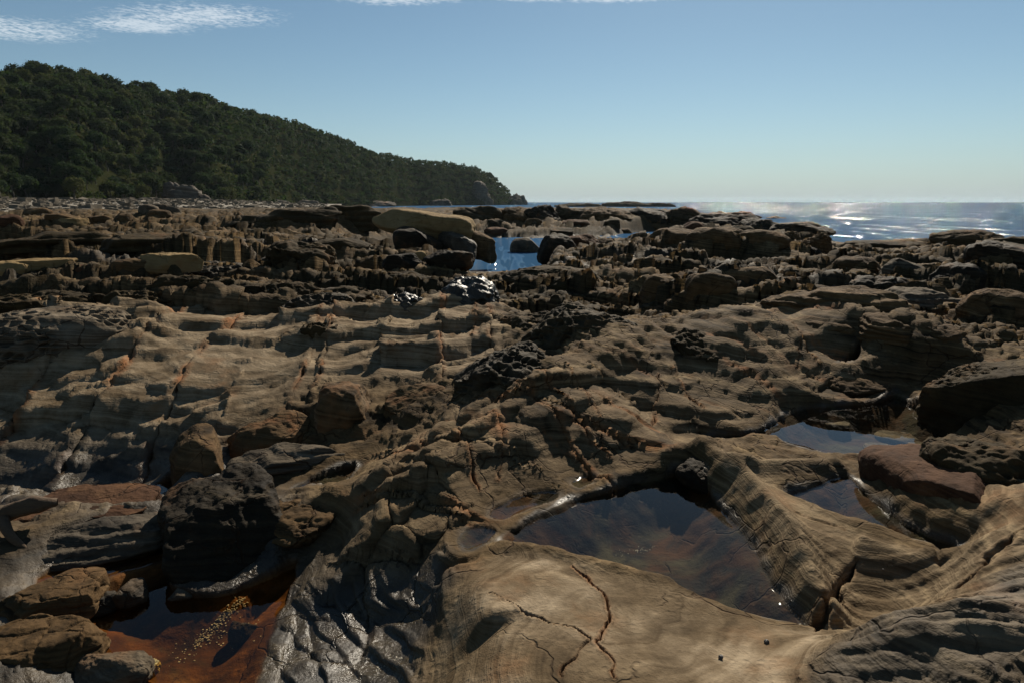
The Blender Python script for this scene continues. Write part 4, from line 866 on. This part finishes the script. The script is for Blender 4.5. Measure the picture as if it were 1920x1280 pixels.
def crown_geo(rg, clumps, per, size):
    """leaf-cluster quads spread over an uneven, lobed crown about 1 wide"""
    lob = rg.normal(size=(5, 3)); lob[:, 2] = np.abs(lob[:, 2]); lob /= np.linalg.norm(lob, axis=1)[:, None]
    d_ = rg.normal(size=(clumps, 3)); d_[:, 2] = np.abs(d_[:, 2])*1.1-.35; d_ /= np.linalg.norm(d_, axis=1)[:, None]
    rad = .36+.16*np.maximum((d_@lob.T).max(1), 0)**3+rg.uniform(-.08, .06, clumps); c_ = d_*rad[:, None]*np.array([1, 1, .8])
    c_ = np.repeat(c_, per, 0); n_ = len(c_); c_ = c_+rg.normal(size=(n_, 3))*.055
    nrm = np.repeat(d_, per, 0)*.7+rg.normal(size=(n_, 3))*.55+np.array([0, 0, .3]); nrm /= np.linalg.norm(nrm, axis=1)[:, None]
    u_ = np.cross(nrm, rg.normal(size=(n_, 3))); u_ /= np.linalg.norm(u_, axis=1)[:, None]; v_ = np.cross(nrm, u_); sz = size*rg.uniform(.6, 1.3, n_)[:, None]
    q_ = np.stack([c_-u_*sz-v_*sz*.6, c_+u_*sz*.8-v_*sz*.8, c_+u_*sz+v_*sz*.6+nrm*sz*.3, c_-u_*sz*.7+v_*sz*.8], 1)
    return q_.reshape(-1, 3)
crowns = [mesh_from('crown', crown_geo(np.random.default_rng(900+i), 120, 9, .045)+np.array([0, 0, .72]), np.arange(120*9*4).reshape(-1, 4), [M['leaf']], False) for i in range(7)]
def trunk_geo(rg):
    pts = [np.array([0, 0, -.25]), np.array([.02, .01, .15]), np.array([rg.uniform(-.06, .06), rg.uniform(-.06, .06), .45]), np.array([rg.uniform(-.08, .08), rg.uniform(-.08, .08), .85])]
    vs, fs = [], []
    def tube(ps, rs):
        b0 = len(vs)
        for p_, r_ in zip(ps, rs):
            for k in range(6): vs.append(p_+r_*np.array([math.cos(k*math.pi/3), math.sin(k*math.pi/3), 0]))
        for i in range(len(ps)-1):
            for k in range(6): fs.append([b0+i*6+k, b0+i*6+(k+1) % 6, b0+(i+1)*6+(k+1) % 6, b0+(i+1)*6+k])
    tube(pts, [.05, .04, .03, .008])
    for k in range(4):
        a_ = k*1.6+rg.uniform(0, 1); e_ = pts[2]+np.array([math.cos(a_)*.28, math.sin(a_)*.28, rg.uniform(.15, .35)]); tube([pts[2], (pts[2]+e_)/2+np.array([0, 0, .02]), e_], [.02, .015, .005])
    return np.array(vs), np.array(fs)
trunks = [mesh_from('trunk', *trunk_geo(np.random.default_rng(950+i)), [M['bark']]) for i in range(3)]
gs = 3.5; gx, gy = np.meshgrid(np.arange(-420, 40, gs), np.arange(90, 760, gs)); gx = gx.ravel()+RNG.uniform(-1.6, 1.6, gx.size); gy = gy.ravel()+RNG.uniform(-1.6, 1.6, gy.size)
az = np.arctan2(gx, gy); rr_ = np.hypot(gx, gy); ok = (az > SA[0]+.02) & (az < SA[-2]); gx, gy, az, rr_ = gx[ok], gy[ok], az[ok], rr_[ok]
db = np.interp(az, UA, DB)+10*np.sin(az*38)+6*np.sin(az*83+1); ss = (rr_-db)/(np.interp(az, UA, DC)-db)
clear = ss < -9
ok = (ss > -.03) & (ss < 1.12) & ~clear; gx, gy, az, rr_, ss = gx[ok], gy[ok], az[ok], rr_[ok], ss[ok]
tz = hill_xy(az, ss)[2]; siz = 2.4+3.4*RNG.random(len(gx))**1.6*(.75+.25*np.clip(ss*4, 0, 1))
upx = 960+FPX*np.tan(az)
inview = (upx > -60); order = np.argsort(-np.where(inview, siz/rr_, 0)); solo = set(order[:290].tolist())
kind_label = 'dark evergreen tree in the dense wood on the hillside behind the beach'
mq = []; mt_ = []
lows = [crown_geo(np.random.default_rng(970+i), 24, 2, .118) for i in range(8)]
for i in range(len(gx)):
    if i in solo:
        e_ = bpy.data.objects.new('evergreen_tree', None); C.objects.link(e_); e_.location = (gx[i], gy[i], tz[i]); e_.scale = (siz[i], siz[i], siz[i]*random.uniform(.85, 1.15)); e_.rotation_euler = (0, 0, random.uniform(0, 6.3))
        tag(e_, kind_label, 'tree', 'trees of the wooded hillside'); add('crown', crowns[i % 7], e_); add('trunk', trunks[i % 3], e_)
    else:
        a_ = random.uniform(0, 6.3); ca, sa = math.cos(a_), math.sin(a_); q_ = lows[i % 8]*siz[i]
        mq.append(np.stack([q_[:, 0]*ca-q_[:, 1]*sa+gx[i], q_[:, 0]*sa+q_[:, 1]*ca+gy[i], q_[:, 2]+tz[i]+.5*siz[i]], 1)); mt_.append(np.full(len(q_), random.random()))
mq = np.concatenate(mq); print('FOREST', len(gx), 'quads', len(mq)//4)
tag(add('forest', mesh_from('forest', mq, np.arange(len(mq)).reshape(-1, 4), [M['leaf_mass']], False, {'tone': np.concatenate(mt_)})), 'dense dark evergreen wood covering the headland', 'forest', None, 'stuff')

# --- shingle beach and its stones
m_, t = mat('shingle'); b = NB(t); tcn = b.n('ShaderNodeTexCoord'); vo = b.n('ShaderNodeTexVoronoi'); b.L(tcn.outputs['Object'], vo.inputs['Vector']); vo.inputs['Scale'].default_value = 2.2
bs = b.n('ShaderNodeBsdfPrincipled'); cc = b.mix(b.noise(tcn.outputs['Object'], .8, 5), (.13, .11, .085), (.26, .23, .18))
b.L(cc, bs.inputs['Base Color']); bs.inputs['Roughness'].default_value = .95; b.L(b.bump(vo.outputs['Distance'], 1., .3), bs.inputs['Normal'])
o = b.n('ShaderNodeOutputMaterial'); b.L(bs.outputs[0], o.inputs[0]); M['shingle'] = m_
ba, bt = np.meshgrid(np.linspace(SA[0], math.atan2(*ray(640, 380)[:2]), 160), np.linspace(0, 1, 60)); bfar = np.interp(ba, UA, DB)+14
br_ = 96+(bfar-96)*bt; bx, by_ = br_*np.sin(ba), br_*np.cos(ba); endw = 1-sst(-.36, -.24, ba)
def beach_z(x, y, tt, az_): return -.6+(1.6+1.3*(1-sst(-.42, -.25, az_)))*sst(0, .55, tt)+.25*fbm2(x*.1, y*.1, 3, 151)-.3*tt
tag(add('beach', mesh_from('beach', np.stack([bx, by_, beach_z(bx, by_, bt, ba)], -1).reshape(-1, 3), gridfaces(60, 160), [M['shingle']])), kind='structure')
sv_, sf_ = cube_sphere(1); n_ = 5200; pa = RNG.uniform(-.66, -.26, n_); pt_ = RNG.uniform(.05, .95, n_); pr = 96+(np.interp(pa, UA, DB)+14-96)*pt_
px_, py_ = pr*np.sin(pa), pr*np.cos(pa); pz = beach_z(px_, py_, pt_, pa); ps_ = RNG.gamma(2., .14, n_)+.12; vv = []; ff = []
for i in range(n_):
    vv.append(sv_*(ps_[i]*np.array([RNG.uniform(.8, 1.4), RNG.uniform(.8, 1.4), RNG.uniform(.5, .9)]))*(1+.15*RNG.normal(size=(len(sv_), 1)))+np.array([px_[i], py_[i], pz[i]])); ff.append(sf_+i*len(sv_))
m_, t = mat('beach_stone'); b = NB(t); tcn = b.n('ShaderNodeTexCoord'); bs = b.n('ShaderNodeBsdfPrincipled')
b.L(b.mix(b.noise(tcn.outputs['Object'], .9, 3), (.07, .058, .043), (.2, .17, .13)), bs.inputs['Base Color']); bs.inputs['Roughness'].default_value = .95; bs.inputs['Specular IOR Level'].default_value = .1
o = b.n('ShaderNodeOutputMaterial'); b.L(bs.outputs[0], o.inputs[0]); M['beach_stone'] = m_
tag(add('beach_stones', mesh_from('beach_stones', np.concatenate(vv), np.concatenate(ff), [M['beach_stone']], False)), 'pale rounded cobbles strewn along the beach', 'stones', None, 'stuff')
# --- bare rock at the foot of the headland
def cliff(label, px, py, wpx, hpx, az_r, mtl='grey', **k):
    """az_r: distance in metres"""
    u, f, d_ = ray(px, py); t_ = az_r/math.hypot(u, f); sc2 = t_/FPX; W_, H_ = wpx*sc2, hpx*sc2; _seed[0] += 1
    me_ = rock_mesh((W_, W_*.9, H_*2.0), 14, _seed[0], mtl=mtl, cuts=8, lump=.34, blocky=2, crease=.08, warp=.4, **k)
    return tag(add('cliff_rock', me_, None, (t_*u, t_*f, CAM_H-t_*d_-H_*.1), -math.atan2(u, f)), label, 'cliff')
M['cliff'] = rock_mat('cliff_rock', (.04, .035, .03), (.10, .085, .068), (.2, .175, .14), .06, 0, 1.5)
for a_ in [('pale bare cliff spur at the foot of the hill behind the beach', 350, 384, 60, 44, 232), ('narrow bare rock rib climbing the hillside above the cliff spur', 322, 368, 34, 26, 244), ('tumbled pale rock at the tip of the cliff spur', 380, 385, 36, 18, 228),
           ('bare grey patch of cliff left of the spur', 240, 378, 34, 28, 236), ('low brown rock shelf below the wooded headland', 520, 386, 60, 10, 330), ('second brown rock shelf right of the first below the headland', 575, 386, 50, 9, 340),
           ('bare grey cliff at the seaward end of the headland', 905, 382, 40, 40, 628), ('dark rocky toe of the headland running into the sea', 965, 383, 44, 16, 700), ('pale shore rock below the middle of the headland', 828, 382, 40, 8, 540), ('dark shore rock below the headland', 700, 385, 80, 9, 450)]:
    cliff(*a_[:6], mtl='cliff')
for px_, w_, h_, lb in [(1085, 90, 3, 'low dark reef on the horizon right of the headland'), (1180, 110, 4, 'longer dark reef on the horizon further right'), (1235, 60, 3, 'thin end of the horizon reef')]:
    u, f, d_ = ray(px_, 382); t_ = 420/math.hypot(u, f); W_ = w_*t_/FPX
    tag(add('reef', rock_mesh((W_, W_*.25, 3.6*h_/3), 20, 77+px_, mtl='far', lump=.3, cuts=3, blocky=2.4), None, (t_*u, t_*f, SEA+.2), -math.atan2(u, f)), lb, 'reef')

# ------------------------------------------------------------------ small things on the rocks
def tube_mesh(name, pts, rad, mtl, seg=12, rough=.12, seed=1):
    pts = smooth_line(np.array(pts, float), 6); L = len(pts); rad = np.interp(np.linspace(0, 1, L), np.linspace(0, 1, len(rad)), rad)
    tg = np.gradient(pts, axis=0); tg /= np.linalg.norm(tg, axis=1)[:, None]; vs = []
    for i in range(L):
        u_ = np.cross(tg[i], [0.1, .2, 1]); u_ /= np.linalg.norm(u_); v_ = np.cross(tg[i], u_)
        for k in range(seg): a_ = 2*math.pi*k/seg; vs.append(pts[i]+rad[i]*(math.cos(a_)*u_+math.sin(a_)*v_))
    vs = np.array(vs); d_ = vs-np.repeat(pts, seg, 0); vs = np.repeat(pts, seg, 0)+d_*(1+rough*fbm3(vs*np.array([18, 18, 18]), 3, seed))[:, None]*(1+rough*perlin3(np.stack([np.tile(np.arange(seg), L)*.9, np.repeat(np.arange(L), seg)*.05, np.zeros(L*seg)], 1), 4))[:, None]
    f_ = gridfaces(L, seg, 0, True); n0 = len(vs); vs = np.concatenate([vs, pts[:1], pts[-1:]])
    me_ = mesh_from(name, vs, np.concatenate([f_, [[n0, (k+1) % seg, k, k] for k in range(0)]] if False else [f_]), [mtl]); return me_
m_, t = mat('driftwood'); b = NB(t); tcn = b.n('ShaderNodeTexCoord'); mp = b.n('ShaderNodeMapping'); b.L(tcn.outputs['Object'], mp.inputs[0]); mp.inputs['Scale'].default_value = (4, 30, 30)
gr_ = b.noise(mp.outputs[0], 2, 6, .7); bs = b.n('ShaderNodeBsdfPrincipled'); b.L(b.mix(gr_, (.03, .017, .008), (.12, .068, .03)), bs.inputs['Base Color']); bs.inputs['Roughness'].default_value = .85; b.L(b.bump(gr_, .7, .01), bs.inputs['Normal'])
o = b.n('ShaderNodeOutputMaterial'); b.L(bs.outputs[0], o.inputs[0]); M['wood'] = m_
def P3(px, py, z): return np.array([*P(px, py, z), z])
dw = bpy.data.objects.new('driftwood', None); C.objects.link(dw); o3 = P3(30, 960, -.06); dw.location = o3
tag(dw, 'weathered brown driftwood branch lying on the flat slab at the left edge', 'driftwood')
add('branch', tube_mesh('branch', rough=.35, pts= [P3(108, 940, .02)-o3, P3(70, 946, .02)-o3, P3(25, 958, -.01)-o3, P3(-10, 980, -.05)-o3, P3(-60, 1000, -.06)-o3], rad=[.02, .05, .045, .04, .03], mtl=M['wood'], seed=3), dw)
add('root', tube_mesh('root', [P3(5, 965, -.02)-o3, P3(12, 990, -.06)-o3, P3(25, 1010, -.1)-o3, P3(48, 1028, -.15)-o3], [.03, .028, .024, .012], M['wood'], seed=6), dw)
def plain(name, col1, col2, sc, rough, bump=.5):
    m_, t = mat(name); b = NB(t); tcn = b.n('ShaderNodeTexCoord'); n_ = b.noise(tcn.outputs['Object'], sc, 5, .65); bs = b.n('ShaderNodeBsdfPrincipled')
    b.L(b.mix(b.ramp(n_, .35, .65), col1, col2), bs.inputs['Base Color']); bs.inputs['Roughness'].default_value = rough; b.L(b.bump(n_, bump, .01), bs.inputs['Normal'])
    o = b.n('ShaderNodeOutputMaterial'); b.L(bs.outputs[0], o.inputs[0]); return m_
M['sponge'] = plain('yellow_sponge', (.16, .11, .015), (.38, .27, .05), 30, .7, 1.); M['shell'] = plain('snail_shell', (.03, .026, .022), (.12, .1, .08), 60, .5); M['grit'] = plain('shell_grit', (.28, .24, .17), (.5, .46, .36), 20, .6)
spp = P3(275, 1262, -.36)
tag(add('sponge', rock_mesh((.10, .09, .08), 26, 41, mtl='brown', lump=.22, cuts=0, comb=.5, cell=.014), None, spp+np.array([0, 0, .02])), 'yellow lumpy sponge lying in the stained water at the bottom left', 'sponge').data.materials[0] = M['sponge']
def snail(px, py, r_, label):
    g, _ = march(px, py, Z); nt_, ns = 60, 10; vs = []
    for i in range(nt_):
        q_ = i/(nt_-1); a_ = q_*2*math.pi*3.2; w_ = r_*(1-q_)**1.25; cx_, cy_, cz_ = math.cos(a_)*w_*.55, math.sin(a_)*w_*.55, r_*.25+1.2*r_*q_
        for k in range(ns): b_ = 2*math.pi*k/ns; rr2 = w_*.52; vs.append((cx_+math.cos(a_)*rr2*math.cos(b_), cy_+math.sin(a_)*rr2*math.cos(b_), cz_+rr2*.8*math.sin(b_)))
    o = add('sea_snail', mesh_from('sea_snail', np.array(vs), gridfaces(nt_, ns, 0, True), [M['shell']]), None, (g[0], g[1], g[2]-r_*.08), random.uniform(0, 6)); o.rotation_euler = (.9, .3, random.uniform(0, 6)); o.location.z += r_*.3
    return tag(o, label, 'sea snail')
snail(1437, 1204, .011, 'tiny dark sea snail on the pale slab near the point of the pool'); snail(1353, 1234, .012, 'tiny dark sea snail on the pale slab near the bottom edge'); snail(1655, 1068, .006, 'tiny dark sea snail on the striped bowl at the right')
def grit(label, line, spread, n_, smin, smax):
    pl = smooth_line(np.array(line, float), 6); vs = []; fs = []; v0, f0 = cube_sphere(1)
    for i in range(n_):
        p_ = pl[RNG.integers(len(pl))]+RNG.normal(size=2)*spread; g = march(p_[0], p_[1], Z)[0]; s_ = RNG.uniform(smin, smax)
        vs.append(v0*s_*np.array([RNG.uniform(.7, 1.3), RNG.uniform(.7, 1.3), .5])+g+np.array([0, 0, s_*.3])); fs.append(f0+len(v0)*i)
    tag(add('shell_grit', mesh_from('shell_grit', np.concatenate(vs), np.concatenate(fs), [M['grit']], False)), label, 'shell grit', None, 'stuff')
grit('band of pale shell grit on the bed of the stained pool', [(455, 1125), (425, 1150), (400, 1180), (370, 1205)], (5, 5), 260, .002, .006)
grit('scatter of pale shell fragments in the lower left pool', [(475, 1165), (440, 1195), (395, 1200), (340, 1230)], (16, 12), 90, .002, .006)
grit('pale barnacle crumbs on the wet slab at the bottom', [(705, 1255), (730, 1240), (745, 1232)], (5, 4), 40, .002, .005)
grit('line of pale shell grit on the bed of the large pool', [(1160, 1032), (1190, 1032), (1215, 1026)], (9, 3), 45, .001, .003)

# ------------------------------------------------------------------ the platform itself
# --- displaced along the normal for crag on the steep faces, then meshed
V = np.stack([X, Y, Z], -1)
def gnormal(V):
    a = np.gradient(V, axis=0); b_ = np.gradient(V, axis=1); n = np.cross(b_, a); return n/(np.linalg.norm(n, axis=2, keepdims=True)+1e-12)
N = gnormal(V); steep = np.clip(1-N[..., 2], 0, 1)*(1-UND)
dsp = np.zeros_like(Z); sel = steep > .12
ps = V[sel]; dsp[sel] = (.05*fbm3(ps*np.array([2.0, 2.0, 7.]), 3, 3, .5, True)+.02*fbm3(ps*np.array([6., 6., 20.]), 2, 9))*np.minimum(1, steep[sel]*2.)*(1-.8*np.clip(mS+mB, 0, 1)[sel])*np.clip(Rg[sel]/6, .6, 1.6)
V = V+N*dsp[..., None]
F = gridfaces(NR, NA); F = F[(Z.ravel()[F] > SEA-.75).any(1)]
mask = np.stack([RUST, WET, PALE, 1-DARK], -1).reshape(-1, 4)
reg = np.zeros(Z.shape, np.int32)
for k_, mk in enumerate((mL, mR, mB, mS)): reg[mk > .5] = k_+1
fr2 = reg.ravel()[F[:, 0]]; VV = V.reshape(-1, 3); UU = UND.ravel(); mask = np.clip(mask, 0, 1)
for k_, nm, lb in ((0, 'rock_platform', None), (1, 'terraced_slope', 'pale terraced slope of jointed sandstone beds on the left'), (2, 'jointed_ridge', 'cracked sandstone ridge running from lower left to the right of centre'),
                   (3, 'striped_bowl', 'striped hollowed sandstone sweeping round the pools at lower right'), (4, 'pale_slab', 'smooth pale slab with a rusty crack in the centre foreground')):
    fk = F[fr2 == k_]; us, inv = np.unique(fk, return_inverse=True)
    ob = add(nm, mesh_from(nm, VV[us], inv.reshape(-1, 4), [M['bed']], True, {'mask': mask[us], 'under': UU[us]}))
    tag(ob, lb, 'rock outcrop' if lb else None, None, None if lb else 'structure')


# ------------------------------------------------------------------ the hazy sea air
m_, t = mat('haze'); b = NB(t); pv = b.n('ShaderNodeVolumePrincipled'); pv.inputs['Color'].default_value = (.58, .72, .80, 1); pv.inputs['Density'].default_value = .00005; pv.inputs['Anisotropy'].default_value = .2
o = b.n('ShaderNodeOutputMaterial'); b.L(pv.outputs[0], o.inputs['Volume'])
hb = [(-32000, -2000, -6), (32000, -2000, -6), (32000, 32000, -6), (-32000, 32000, -6), (-32000, -2000, 110), (32000, -2000, 110), (32000, 32000, 110), (-32000, 32000, 110)]
tag(add('haze', mesh_from('haze', hb, [[3, 2, 1, 0], [4, 5, 6, 7], [0, 1, 5, 4], [1, 2, 6, 5], [2, 3, 7, 6], [3, 0, 4, 7]], [m_], False)), 'thin blue sea haze over the whole shore', 'haze', None, 'stuff')
